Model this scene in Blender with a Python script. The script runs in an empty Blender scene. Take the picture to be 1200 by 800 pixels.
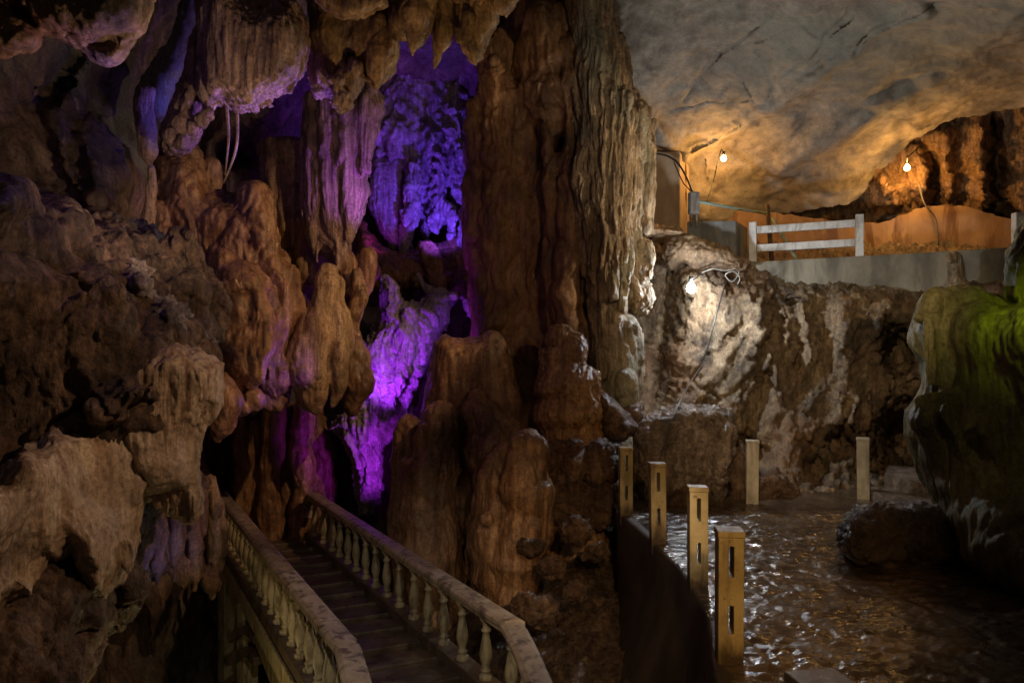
import bpy, math, random
import numpy as np
from mathutils import Vector
random.seed(7)
F = 850.0; HZ = 422.0; EYE = 2.15
C = bpy.context.scene.collection
def P(px, py, Y):                      # a point seen at a pixel, at its own distance
    return np.array([(px-600)/F*Y, Y, EYE-(py-HZ)/F*Y])
# ------------------------------------------------------------ noise
def _perm(seed):
    r = np.random.RandomState(seed); p = r.permutation(256); return np.concatenate([p, p, p])
_PERMS = {}
_G = np.random.RandomState(3).randn(256, 3); _G /= np.linalg.norm(_G, axis=1)[:, None]
def perlin(p, seed=0):
    if seed not in _PERMS: _PERMS[seed] = _perm(seed)
    pm = _PERMS[seed]
    i = np.floor(p).astype(np.int64); f = p-i; i &= 255
    u = f*f*f*(f*(f*6-15)+10)
    out = 0
    for dx in (0, 1):
        wx = u[:, 0] if dx else 1-u[:, 0]
        for dy in (0, 1):
            wy = u[:, 1] if dy else 1-u[:, 1]
            for dz in (0, 1):
                wz = u[:, 2] if dz else 1-u[:, 2]
                h = pm[pm[pm[(i[:, 0]+dx) & 255]+((i[:, 1]+dy) & 255)]+((i[:, 2]+dz) & 255)]
                g = _G[h & 255]
                d = g[:, 0]*(f[:, 0]-dx)+g[:, 1]*(f[:, 1]-dy)+g[:, 2]*(f[:, 2]-dz)
                out = out+d*wx*wy*wz
    return out*1.6
def octs(p, kind, n, seed, gain=.5):
    a = 1.0; s = 0; t = 0; q = p
    for k in range(n):
        v = perlin(q, seed+k)
        if kind == 'billow': v = np.abs(v)*2-0.5
        elif kind == 'ridge': v = 0.5-np.abs(v)*2
        s = s+a*v; t += a; a *= gain; q = q*2.03+11.3
    return s/t
def displace(co, nr, specs):
    """specs: (kind, amplitude m, (fx,fy,fz) cycles per metre, octaves, seed[, warp[, tilt]])"""
    d = np.zeros(len(co))
    for sp in specs:
        kind, amp, fr, n, seed = sp[:5]; warp = sp[5] if len(sp) > 5 else 0; tilt = sp[6] if len(sp) > 6 else 0
        q = co.copy()
        if tilt: q[:, 0] = q[:, 0]+q[:, 2]*tilt
        if warp:
            q[:, 0] += warp*perlin(co*1.3, seed+50); q[:, 1] += warp*perlin(co*1.3+7, seed+51); q[:, 2] += warp*perlin(co*1.3+17, seed+52)
        q = q*np.array(fr)
        if kind == 'crack':
            v = -np.exp(-(perlin(q, seed)/.035)**2)
        elif kind == 'pit':
            v = -np.clip(perlin(q, seed)-.38, 0, 1)*3
        else: v = octs(q, kind, n, seed)
        d += amp*v
    return co+nr*d[:, None]
# ------------------------------------------------------------ mesh plumbing
def np_mesh(name, verts, faces, smooth=True):
    me = bpy.data.meshes.new(name); verts = np.asarray(verts, dtype=np.float32)
    if isinstance(faces, np.ndarray):
        n, k = faces.shape
        me.vertices.add(len(verts)); me.vertices.foreach_set('co', verts.ravel())
        me.loops.add(n*k); me.loops.foreach_set('vertex_index', faces.astype(np.int32).ravel())
        me.polygons.add(n); me.polygons.foreach_set('loop_start', np.arange(0, n*k, k, dtype=np.int32))
        me.update(calc_edges=True); me.validate()
    else:
        me.from_pydata(verts.tolist(), [], faces); me.update()
    me.polygons.foreach_set('use_smooth', [smooth]*len(me.polygons))
    return me
def obj(name, me, mat=None, parent=None, loc=None):
    o = bpy.data.objects.new(name, me); C.objects.link(o)
    if mat and me: me.materials.append(mat)
    if loc is not None: o.location = loc
    if parent is not None: o.parent = parent
    return o
def tag(o, label=None, cat=None, group=None, kind=None):
    if label: o['label'] = label
    if cat: o['category'] = cat
    if group: o['group'] = group
    if kind: o['kind'] = kind
    return o
def empty(name, loc, label, cat, group=None, rz=0):
    o = bpy.data.objects.new(name, None); C.objects.link(o); o.location = loc; o.rotation_euler = (0, 0, rz)
    return tag(o, label, cat, group)
def rebase(me):                        # origin to the base of the mesh
    n = len(me.vertices); co = np.empty(n*3, np.float32); me.vertices.foreach_get('co', co); co = co.reshape(-1, 3)
    b = np.array([(co[:, 0].min()+co[:, 0].max())/2, (co[:, 1].min()+co[:, 1].max())/2, co[:, 2].min()])
    me.vertices.foreach_set('co', (co-b).astype(np.float32).ravel()); me.update(); return b
# ------------------------------------------------------------ rock building blocks
def catmull(S, k=5):
    S = np.array(S, float); n = len(S); out = []
    for i in range(n-1):
        p0 = S[max(i-1, 0)]; p1 = S[i]; p2 = S[i+1]; p3 = S[min(i+2, n-1)]
        for j in range(k):
            t = j/k
            out.append(.5*((2*p1)+(-p0+p2)*t+(2*p0-5*p1+4*p2-p3)*t*t+(-p0+3*p1-3*p2+p3)*t**3))
    out.append(S[-1]); return np.array(out)
def limb(stations, Y, ratio=1.0, seg=14):
    S = [list(s)+[Y]*(4-len(s)) for s in stations]
    S = catmull(S); S[:, 2] = np.maximum(S[:, 2], .3)
    if S[:, 2].max() > 5:               # natural unevenness along the limb
        q = np.stack([S[:, 0]*.05, S[:, 1]/34, 0*S[:, 0]], 1); S[:, 0] += S[:, 2]*.28*perlin(q, 61); S[:, 2] *= 1+.3*perlin(q*1.4+5, 62)
    pts = np.array([P(a, b, y) for a, b, r, y in S]); rad = S[:, 2]*S[:, 3]/F
    t0 = pts[0]-pts[1]; t1 = pts[-1]-pts[-2]
    def cap(p, t, r):
        t = t/np.linalg.norm(t); return [(p+t*r*a, r*b) for a, b in ((.35, .93), (.7, .7), (.92, .35), (.99, .08))]
    cs = [(p, r) for p, r in zip(pts, rad)]
    cs = cap(pts[0], t0, rad[0])[::-1]+cs+cap(pts[-1], t1, rad[-1])
    pts = np.array([c[0] for c in cs]); rad = np.array([c[1] for c in cs])
    V = []; a = np.linspace(0, 2*math.pi, seg, endpoint=False)
    for i, (p, r) in enumerate(cs):
        t = pts[min(i+1, len(cs)-1)]-pts[max(i-1, 0)]; t /= np.linalg.norm(t)
        s = np.cross(t, [0, 1, 0]); s /= max(np.linalg.norm(s), 1e-6); d = np.cross(s, t)
        V.append(p+np.outer(np.cos(a)*r, s)+np.outer(np.sin(a)*r*ratio, d))
    V = np.concatenate(V); n = len(cs); Fc = []
    for i in range(n-1):
        for j in range(seg):
            k = (j+1) % seg; Fc.append((i*seg+j, i*seg+k, (i+1)*seg+k, (i+1)*seg+j))
    Fc.append(tuple(range(seg))[::-1]); Fc.append(tuple((n-1)*seg+j for j in range(seg)))
    return V, Fc
def inside(poly, X, Yy):
    m = np.zeros(X.shape, bool); n = len(poly)
    for i in range(n):
        x0, y0 = poly[i][:2]; x1, y1 = poly[(i+1) % n][:2]
        if y0 == y1: continue
        c = ((Yy >= min(y0, y1)) & (Yy < max(y0, y1))); xi = x0+(Yy-y0)/(y1-y0)*(x1-x0); m ^= c & (X < xi)
    return m
def segdist(poly, X, Yy, closed=True):
    d = np.full(X.shape, 1e9); n = len(poly)
    for i in range(n if closed else n-1):
        x0, y0 = poly[i][:2]; x1, y1 = poly[(i+1) % n][:2]; dx, dy = x1-x0, y1-y0; L = dx*dx+dy*dy+1e-9
        t = np.clip(((X-x0)*dx+(Yy-y0)*dy)/L, 0, 1); d = np.minimum(d, np.hypot(X-x0-t*dx, Yy-y0-t*dy))
    return d
def idw(pts, vals, X, Yy, p=3):
    w = 0; s = 0
    for (a, b), v in zip(pts, vals):
        k = 1/(((X-a)**2+(Yy-b)**2)**(p/2)+20); w = w+k; s = s+k*v
    return s/w
def slab(poly, Y, T, R=None, step=3.0, Tb=None):
    """a body with the seen outline, inflated towards both sides: thickness T to the front, Tb to the back"""
    Tb = Tb if Tb is not None else T
    xs = [p[0] for p in poly]; ys = [p[1] for p in poly]
    gx = np.arange(min(xs), max(xs)+step, step); gy = np.arange(min(ys), max(ys)+step, step)
    X, Yy = np.meshgrid(gx, gy); ny, nx = X.shape
    cx = (X[:-1, :-1]+X[1:, 1:])/2; cy = (Yy[:-1, :-1]+Yy[1:, 1:])/2; m = inside(poly, cx, cy)
    d = segdist(poly, X, Yy); ins = inside(poly, X, Yy); d = np.where(ins, d, 0)
    R = R or max(d.max()*.8, 1); q = np.clip(d/R, 0, 1); h = np.sqrt(np.maximum(1-(1-q)**2, 0))
    Y0 = np.full(X.shape, float(Y))
    if any(len(p) > 2 for p in poly):
        pp = [p for p in poly if len(p) > 2]; Y0 = idw([p[:2] for p in pp], [p[2] for p in pp], X, Yy)
    base = .02
    Yf = Y0-h*T-base; Yb = Y0+h*Tb+base
    def pos(Yd): return np.stack([(X-600)/F*Yd, Yd, EYE-(Yy-HZ)/F*Yd], -1).reshape(-1, 3)
    V = np.concatenate([pos(Yf), pos(Yb)]); N = ny*nx; idx = np.arange(N).reshape(ny, nx)
    a, b, c, e = idx[:-1, :-1], idx[:-1, 1:], idx[1:, 1:], idx[1:, :-1]
    q = np.stack([a[m], e[m], c[m], b[m]], 1); Fc = [q, q[:, ::-1]+N]
    mp = np.pad(m, 1)
    for (dy, dx, u, v) in ((-1, 0, a, b), (1, 0, c, e), (0, -1, e, a), (0, 1, b, c)):
        nb = mp[1+dy:mp.shape[0]-1+dy, 1+dx:mp.shape[1]-1+dx]; k = m & ~nb
        Fc.append(np.stack([u[k], v[k], v[k]+N, u[k]+N], 1))
    Fc = np.concatenate(Fc); used = np.unique(Fc); mp2 = np.zeros(2*N, int); mp2[used] = np.arange(len(used))
    return V[used], mp2[Fc].tolist()
def ball(px, py, r, Y, sy=1.0): return limb([(px, py-r*.15*sy, r), (px, py+r*.15*sy, r)], Y)
def fringe(poly, Y, n, lo, hi, r, up=12, seed=1, ratio=.8):
    rr = random.Random(seed); out = []
    L = [0]
    for (a, b) in zip(poly[:-1], poly[1:]): L.append(L[-1]+math.hypot(b[0]-a[0], b[1]-a[1]))
    for k in range(n):
        s = (k+rr.uniform(.1, .9))/n*L[-1]
        i = max(j for j in range(len(poly)-1) if L[j] <= s); t = (s-L[i])/(L[i+1]-L[i])
        x = poly[i][0]+(poly[i+1][0]-poly[i][0])*t; y = poly[i][1]+(poly[i+1][1]-poly[i][1])*t
        l = rr.uniform(lo, hi); q = r*rr.uniform(.6, 1.2); yy = Y+rr.uniform(-.15, .1)
        out.append(limb([(x+rr.uniform(-1, 1), y-up, q*1.3, yy), (x, y, q, yy), (x+rr.uniform(-1, 1), y+l*.6, q*.6, yy), (x+rr.uniform(-1.5, 1.5), y+l, q*.2, yy)], yy, ratio, 8))
    return out
STAT = []
def rock(name, label, cat, pieces, vox, mat, specs, smooth=6, group=None, kind=None, fine=True):
    V = []; Fc = []; n = 0
    for v, f in pieces:
        V.append(v); Fc += [tuple(i+n for i in q) for q in f]; n += len(v)
    me = np_mesh(name+'_raw', np.concatenate(V), Fc)
    o = bpy.data.objects.new('tmp', me); C.objects.link(o)
    r = o.modifiers.new('r', 'REMESH'); r.mode = 'VOXEL'; r.voxel_size = vox; r.use_smooth_shade = True
    if smooth:
        s = o.modifiers.new('s', 'SMOOTH'); s.factor = .5; s.iterations = smooth
    dg = bpy.context.evaluated_depsgraph_get(); dg.update()
    m2 = bpy.data.meshes.new_from_object(o.evaluated_get(dg)); bpy.data.objects.remove(o); bpy.data.meshes.remove(me)
    m2.name = name; N = len(m2.vertices)
    co = np.empty(N*3, np.float32); m2.vertices.foreach_get('co', co); co = co.reshape(-1, 3).astype(float)
    nr = np.empty(N*3, np.float32); m2.vertex_normals.foreach_get('vector', nr); nr = nr.reshape(-1, 3).astype(float)
    co = displace(co, nr, specs)
    m2.vertices.foreach_set('co', co.astype(np.float32).ravel()); m2.update()
    m2.polygons.foreach_set('use_smooth', [True]*len(m2.polygons))
    STAT.append((name, N)); b = rebase(m2); m2.materials.clear()
    o = obj(name, m2, mat, loc=b)
    return tag(o, label, cat, group, kind)
def tps(ctrl, X, Yy, lam=1e-3):
    c = np.array(ctrl, float); p = c[:, :2]/300; v = c[:, 2]; n = len(c)
    r = np.linalg.norm(p[:, None]-p[None], axis=2); K = np.where(r > 0, r*r*np.log(r+1e-9), 0)+lam*np.eye(n)
    A = np.zeros((n+3, n+3)); A[:n, :n] = K; A[:n, n] = A[n, :n] = 1; A[:n, n+1:] = p; A[n+1:, :n] = p.T
    w = np.linalg.solve(A, np.concatenate([v, [0, 0, 0]])); out = w[n]+w[n+1]*X/300+w[n+2]*Yy/300
    for i in range(n):
        r = np.hypot(X/300-p[i, 0], Yy/300-p[i, 1]); out = out+w[i]*r*r*np.log(r+1e-9)
    return out
def relief(name, bounds, step, ctrl, mat, specs, lines=(), dents=(), poly=None, lam=1e-3, label=None, cat=None, kind='structure', thick=0):
    """a rock sheet standing at its real distances; lines raise (-) or sink (+) ridges, dents push hollows"""
    x0, x1, y0, y1 = bounds; gx = np.arange(x0, x1+step, step); gy = np.arange(y0, y1+step, step)
    X, Yy = np.meshgrid(gx, gy)
    if poly is not None:                # keep the cells inside and draw their rim onto the outline
        cx = (X[:-1, :-1]+X[1:, 1:])/2; cy = (Yy[:-1, :-1]+Yy[1:, 1:])/2; keep = inside(poly, cx, cy)
        kp = np.pad(keep, 1); cnt = kp[:-1, :-1].astype(int)+kp[1:, :-1]+kp[:-1, 1:]+kp[1:, 1:]
        rim = (cnt > 0) & (cnt < 4); rim[0] = rim[-1] = False; rim[:, 0] = rim[:, -1] = False
        for a, b in zip(*np.nonzero(rim)):
            best = None
            for i in range(len(poly)):
                (ax, ay), (bx, by) = poly[i], poly[(i+1) % len(poly)]; dx, dy = bx-ax, by-ay; t = min(1, max(0, ((X[a, b]-ax)*dx+(Yy[a, b]-ay)*dy)/(dx*dx+dy*dy+1e-9)))
                e = math.hypot(X[a, b]-ax-t*dx, Yy[a, b]-ay-t*dy)
                if best is None or e < best[0]: best = (e, ax+t*dx, ay+t*dy)
            if best[0] < step*1.6: X[a, b], Yy[a, b] = best[1]+random.uniform(-.3, .3), best[2]+1.2*math.sin(best[1]*.35)*.5+random.uniform(-.4, .4)
    D = tps(ctrl, X, Yy, lam)
    wob = 6*perlin(np.stack([X.ravel()/35, Yy.ravel()/35, 0*X.ravel()], 1), 77).reshape(X.shape)
    for pl, off, w in lines:
        d = segdist(pl, X+wob*.8, Yy+wob*.8, False); D = D+off*np.exp(-(d/w)**2)
    for (a, b, rx, ry, off) in dents:
        q = ((X+wob-a)/rx)**2+((Yy+wob-b)/ry)**2; D = D+off*np.exp(-q**1.5)
    V = np.stack([(X-600)/F*D, D, EYE-(Yy-HZ)/F*D], -1); ny, nx = X.shape
    du = np.gradient(V, axis=1); dv = np.gradient(V, axis=0); nr = np.cross(dv, du); nr /= np.linalg.norm(nr, axis=2)[..., None]
    nr = nr.reshape(-1, 3); V = V.reshape(-1, 3)
    if nr[:, 1].mean() > 0: nr = -nr
    V = displace(V, nr, specs); idx = np.arange(nx*ny).reshape(ny, nx)
    q = np.stack([idx[:-1, :-1], idx[1:, :-1], idx[1:, 1:], idx[:-1, 1:]], -1)
    if poly is not None:
        q = q[keep]
        used = np.unique(q); mp = np.zeros(nx*ny, int); mp[used] = np.arange(len(used)); V = V[used]; q = mp[q]
    q = q.reshape(-1, 4); STAT.append((name, len(V)))
    me = np_mesh(name, V, q); b = rebase(me)
    o = obj(name, me, mat, loc=b); tag(o, label, cat, None, kind)
    if thick:
        s = o.modifiers.new('s', 'SOLIDIFY'); s.thickness = thick; s.offset = -1
    return o
# ------------------------------------------------------------ materials
def newmat(name):
    m = bpy.data.materials.new(name); m.use_nodes = True; nt = m.node_tree; nt.nodes.clear()
    out = nt.nodes.new('ShaderNodeOutputMaterial'); b = nt.nodes.new('ShaderNodeBsdfPrincipled'); nt.links.new(b.outputs[0], out.inputs[0])
    return m, nt, b
def N(nt, t, **k):
    n = nt.nodes.new(t)
    for a, v in k.items():
        if a in n.inputs.keys(): n.inputs[a].default_value = v
        else: setattr(n, a, v)
    return n
def mapped(nt, scale, rot=(0, 0, 0)):
    g = N(nt, 'ShaderNodeNewGeometry'); mp = N(nt, 'ShaderNodeMapping'); mp.inputs['Scale'].default_value = scale; mp.inputs['Rotation'].default_value = rot
    nt.links.new(g.outputs['Position'], mp.inputs['Vector']); return mp.outputs[0]
def noise(nt, vec, sc, det=6, rough=.6, dist=0):
    n = N(nt, 'ShaderNodeTexNoise'); n.inputs['Scale'].default_value = sc; n.inputs['Detail'].default_value = det
    n.inputs['Roughness'].default_value = rough; n.inputs['Distortion'].default_value = dist; nt.links.new(vec, n.inputs['Vector']); return n.outputs['Fac']
def ramp(nt, fac, stops):
    r = N(nt, 'ShaderNodeValToRGB'); e = r.color_ramp.elements
    while len(e) < len(stops): e.new(.5)
    for i, (p, c) in enumerate(stops): e[i].position = p; e[i].color = (*c, 1) if len(c) == 3 else c
    nt.links.new(fac, r.inputs[0]); return r.outputs[0]
def mix(nt, a, b, f, mode='MIX'):
    m = N(nt, 'ShaderNodeMix', data_type='RGBA', blend_type=mode)
    for s, v in ((6, a), (7, b), (0, f)):
        if hasattr(v, 'links') or hasattr(v, 'node'): nt.links.new(v, m.inputs[s])
        else: m.inputs[s].default_value = v if s == 0 else (*v, 1)
    return m.outputs[2]
def mathn(nt, op, a, b):
    m = N(nt, 'ShaderNodeMath', operation=op)
    for s, v in ((0, a), (1, b)):
        if hasattr(v, 'node'): nt.links.new(v, m.inputs[s])
        else: m.inputs[s].default_value = v
    return m.outputs[0]
def rockmat(name, c0, c1, c2, stretch=.16, sc=1.0, rough=(.35, .75), bump=.5, fine=18, dirt=.5, dirtc=(.035, .028, .022), spec=.5, tint=None, rot=(0, 0, 0), bdist=.03, streak=.6, speck=.7):
    m, nt, b = newmat(name)
    v = mapped(nt, (1, 1, stretch), rot); u = mapped(nt, (1, 1, 1)); w = mapped(nt, (1, 1, stretch*.45), rot)
    s1 = noise(nt, v, 2.2*sc, 8, .65, .4); col = ramp(nt, s1, [(.32, c0), (.5, c1), (.66, c2)])
    s2 = noise(nt, v, 9*sc, 6, .7, .2); col = mix(nt, col, ramp(nt, s2, [(.35, tuple(x*.35 for x in c1)), (.65, tuple(min(1, x*1.5) for x in c2))]), .4)
    if streak:                          # pale calcite runs and dark drip lines
        s5 = noise(nt, w, 5.5*sc, 5, .6, .15); col = mix(nt, col, tuple(min(1, x*1.35+.03) for x in c2), ramp(nt, s5, [(.52, (0, 0, 0)), (.62, (streak,)*3)]))
        s6 = noise(nt, w, 8.3*sc, 4, .6, .1); col = mix(nt, col, c0, ramp(nt, s6, [(.55, (0, 0, 0)), (.63, (streak,)*3)]))
    if tint:
        s4 = noise(nt, u, .55*sc, 3, .5); col = mix(nt, col, tint, ramp(nt, s4, [(.48, (0, 0, 0)), (.62, (.85, .85, .85))]))
    s3 = noise(nt, u, 1.3*sc, 7, .7, .6); col = mix(nt, col, dirtc, ramp(nt, s3, [(.5-.1*dirt, (0, 0, 0)), (.5+.28*(1-dirt)+.04, (.9, .9, .9))]))
    sp = noise(nt, u, 26, 4, .7); col = mix(nt, col, ramp(nt, sp, [(.32, (.3, .3, .3)), (.58, (1, 1, 1))]), speck, 'MULTIPLY')
    nt.links.new(col, b.inputs['Base Color'])
    nt.links.new(ramp(nt, noise(nt, u, 2.1, 5, .65), [(.4, (rough[0],)*3), (.6, (rough[1],)*3)]), b.inputs['Roughness'])
    b.inputs['Specular IOR Level'].default_value = spec
    h1 = noise(nt, v, fine, 7, .7, .3); h2 = noise(nt, u, fine*1.4, 7, .75); h3 = noise(nt, w, fine*.6, 5, .6, .2)
    h = mathn(nt, 'ADD', mathn(nt, 'ADD', mathn(nt, 'MULTIPLY', h1, 1.2), mathn(nt, 'MULTIPLY', h2, .8)), mathn(nt, 'MULTIPLY', h3, 1.2 if stretch < .3 else .2))
    bp = N(nt, 'ShaderNodeBump'); bp.inputs['Strength'].default_value = bump; bp.inputs['Distance'].default_value = bdist*1.9
    nt.links.new(h, bp.inputs['Height']); nt.links.new(bp.outputs[0], b.inputs['Normal'])
    return m
def plainmat(name, c, c2=None, rough=.6, sc=3, bump=.2, metal=0, stain=None, stretch=1, fine=25, amt=.6, spec=.5):
    m, nt, b = newmat(name); u = mapped(nt, (1, 1, stretch))
    c2 = c2 or tuple(x*.6 for x in c)
    col = ramp(nt, noise(nt, u, sc, 8, .65, .3), [(.35, c2), (.62, c)])
    if stain: col = mix(nt, col, stain, ramp(nt, noise(nt, mapped(nt, (1, 1, .2)), sc*1.7, 6, .6, .4), [(.5, (0, 0, 0)), (.62, (amt,)*3)]))
    nt.links.new(col, b.inputs['Base Color']); b.inputs['Metallic'].default_value = metal; b.inputs['Specular IOR Level'].default_value = spec
    nt.links.new(ramp(nt, noise(nt, u, sc*2, 4), [(.3, (rough*.7,)*3), (.7, (min(1, rough*1.2),)*3)]), b.inputs['Roughness'])
    bp = N(nt, 'ShaderNodeBump'); bp.inputs['Strength'].default_value = bump; bp.inputs['Distance'].default_value = .02
    nt.links.new(noise(nt, u, fine, 8, .7), bp.inputs['Height']); nt.links.new(bp.outputs[0], b.inputs['Normal'])
    return m
def emis(name, c, s):
    m = bpy.data.materials.new(name); m.use_nodes = True; nt = m.node_tree; nt.nodes.clear()
    o = nt.nodes.new('ShaderNodeOutputMaterial'); e = nt.nodes.new('ShaderNodeEmission'); e.inputs[0].default_value = (*c, 1); e.inputs[1].default_value = s
    nt.links.new(e.outputs[0], o.inputs[0]); return m
M = {}
M['ochre'] = rockmat('ochre_flowstone', (.12, .06, .03), (.38, .21, .10), (.68, .48, .28), .12, 1.2, (.18, .55), .65, 10, .35, streak=.5)
M['brown'] = rockmat('brown_flowstone', (.07, .035, .02), (.29, .145, .07), (.54, .33, .18), .11, 1.1, (.12, .42), .42, 8, .3, streak=.4)
M['column'] = rockmat('orange_brown_column_rock', (.09, .045, .022), (.30, .15, .07), (.5, .3, .15), .13, .8, (.2, .6), .45, 8, .35, streak=.25)
M['pink'] = rockmat('pinkish_flowstone', (.16, .09, .07), (.42, .26, .2), (.66, .48, .4), .10, 1.5, (.3, .65), .9, 12, .3)
M['pale'] = rockmat('pale_flowstone', (.10, .065, .035), (.36, .255, .145), (.6, .45, .28), .07, 1.6, (.4, .8), 1.0, 13, .3, tint=(.34, .33, .24))
M['grey'] = rockmat('grey_brown_rock', (.05, .034, .022), (.25, .16, .085), (.46, .34, .2), .4, 1, (.3, .7), .9, 11, .5, tint=(.3, .17, .09))
M['dark'] = rockmat('dark_crusted_rock', (.035, .023, .017), (.15, .095, .062), (.36, .24, .16), .55, 1.2, (.35, .8), 1.0, 12, .55)
M['leftrock'] = rockmat('streaked_wall_rock', (.06, .04, .03), (.27, .18, .13), (.55, .4, .29), .14, .8, (.35, .75), .7, 12, .5, tint=(.4, .2, .09))
M['sheet'] = rockmat('pale_orange_flowstone', (.22, .12, .06), (.55, .33, .19), (.8, .63, .47), .07, 1.1, (.22, .55), .6, 9, .2, tint=(.54, .43, .33))
M['crust'] = rockmat('grey_crusted_rock', (.10, .075, .065), (.3, .24, .2), (.5, .43, .38), .8, 1.5, (.4, .8), 1.0, 14, .4)
M['wet'] = rockmat('wet_brown_rock', (.05, .028, .018), (.17, .09, .05), (.3, .19, .12), .7, 1.2, (.14, .45), 1.0, 9, .4, spec=.8, bdist=.05)
M['boulder'] = rockmat('wet_cracked_boulder', (.07, .045, .03), (.24, .16, .11), (.42, .33, .26), .8, 1.2, (.18, .5), 1.0, 9, .35, spec=.8, bdist=.05)
M['olive'] = rockmat('olive_brown_flowstone', (.09, .075, .03), (.19, .17, .06), (.28, .25, .1), .12, 1.1, (.35, .65), .4, 12, .2, spec=.25, streak=.12)  # olive-brown rock colour with faint streaks
M['vault'] = rockmat('smooth_vault_rock', (.2, .16, .12), (.38, .32, .25), (.46, .4, .32), 1, .45, (.6, .85), .45, 6, 0, streak=0, speck=.3, dirtc=(.12, .1, .08), tint=(.31, .30, .24))
M['purple'] = rockmat('white_calcite_flowstone', (.25, .2, .18), (.6, .55, .52), (.8, .76, .72), .10, 1.5, (.25, .6), 1.0, 11, .35, (.12, .08, .07))
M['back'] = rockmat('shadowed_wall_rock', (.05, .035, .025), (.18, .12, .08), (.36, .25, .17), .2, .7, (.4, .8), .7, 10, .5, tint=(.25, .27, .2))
M['orange'] = rockmat('orange_brown_rock', (.08, .04, .02), (.33, .17, .07), (.6, .36, .17), .3, 1.5, (.3, .6), 1.0, 9, .35)  # orange-brown rock colour
M['blackwet'] = rockmat('black_wet_rock', (.02, .014, .01), (.05, .034, .024), (.1, .07, .05), .8, 1.2, (.12, .4), .9, 9, .4, spec=.7, streak=0)
M['mud'] = rockmat('wet_mud_rubble', (.05, .03, .02), (.14, .085, .05), (.26, .18, .12), 1, 1.5, (.12, .4), 1.0, 8, .4, spec=.8, bdist=.06)
M['plaster'] = plainmat('orange_stained_plaster', (.5, .31, .17), (.3, .17, .085), .7, 1.6, .5, stain=(.16, .07, .03), amt=.9, stretch=.5, fine=9)
M['pier'] = plainmat('tan_plaster', (.5, .38, .25), (.36, .26, .17), .7, 1.5, .25, stain=(.3, .18, .09), amt=.5)
M['concrete'] = plainmat('weathered_concrete', (.32, .29, .22), (.15, .135, .1), .75, 1.6, .5, stain=(.09, .08, .06), amt=.55, stretch=.6, fine=14)
M['boxconc'] = plainmat('dark_grey_concrete', (.2, .2, .19), (.13, .13, .12), .7, 2.5, .3, stain=(.08, .075, .06))
M['post'] = plainmat('mossy_painted_concrete', (.5, .42, .24), (.34, .27, .14), .55, 4, .35, stain=(.12, .09, .05), amt=.7)
def muddy(m, lo=.02, hi=.3):
    nt = m.node_tree; b = [n for n in nt.nodes if n.type == 'BSDF_PRINCIPLED'][0]; src = b.inputs['Base Color'].links[0].from_socket
    g = N(nt, 'ShaderNodeNewGeometry'); s = N(nt, 'ShaderNodeSeparateXYZ'); nt.links.new(g.outputs['Position'], s.inputs[0])
    z = mathn(nt, 'ADD', s.outputs[2], mathn(nt, 'MULTIPLY', noise(nt, mapped(nt, (1, 1, .4)), 9, 6, .7), -.45))
    col = mix(nt, (.06, .04, .025), src, ramp(nt, mathn(nt, 'ADD', z, .3), [(.1, (0, 0, 0)), (.3, (1, 1, 1))]))
    chips = ramp(nt, noise(nt, mapped(nt, (1, 1, 1)), 13, 5, .75, .4), [(.62, (0, 0, 0)), (.66, (.85,)*3)])
    nt.links.new(mix(nt, col, (.13, .11, .085), chips), b.inputs['Base Color'])
muddy(M['post'])
M['whitepost'] = plainmat('white_painted_concrete', (.7, .7, .68), (.45, .45, .43), .6, 5, .2, stain=(.25, .22, .18), amt=.6)
M['rail'] = plainmat('pitted_cream_paint', (.55, .46, .36), (.36, .28, .2), .42, 5, .35, stain=(.07, .05, .04), amt=.75, fine=40)
M['baluster'] = plainmat('cream_painted_baluster', (.58, .52, .33), (.4, .34, .2), .5, 7, .3, stain=(.12, .1, .06), amt=.8)
M['deck'] = plainmat('worn_wet_concrete_steps', (.2, .15, .11), (.09, .065, .05), .35, 2.5, .5, stain=(.05, .04, .03), amt=.8)
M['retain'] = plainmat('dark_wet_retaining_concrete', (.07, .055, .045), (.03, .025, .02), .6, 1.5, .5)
M['metal'] = plainmat('grey_painted_metal', (.36, .36, .33), (.24, .22, .18), .5, 6, .1, metal=.3, stain=(.2, .1, .05))
M['pipe'] = plainmat('green_plastic_pipe', (.28, .36, .27), (.2, .24, .18), .45, 6, .1)
M['black'] = plainmat('black_cable_rubber', (.02, .02, .02), None, .5, 6, .1)
M['wire'] = plainmat('pale_cable_rubber', (.2, .18, .15), None, .5, 6, .1)
M['bulbw'] = emis('warm_lit_bulb', (1, .62, .2), 60)
M['bulbc'] = emis('cool_lit_bulb', (.75, .87, 1), 90)
M['rust'] = plainmat('rusty_dark_steel', (.1, .06, .04), None, .7, 6, .3)
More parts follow.
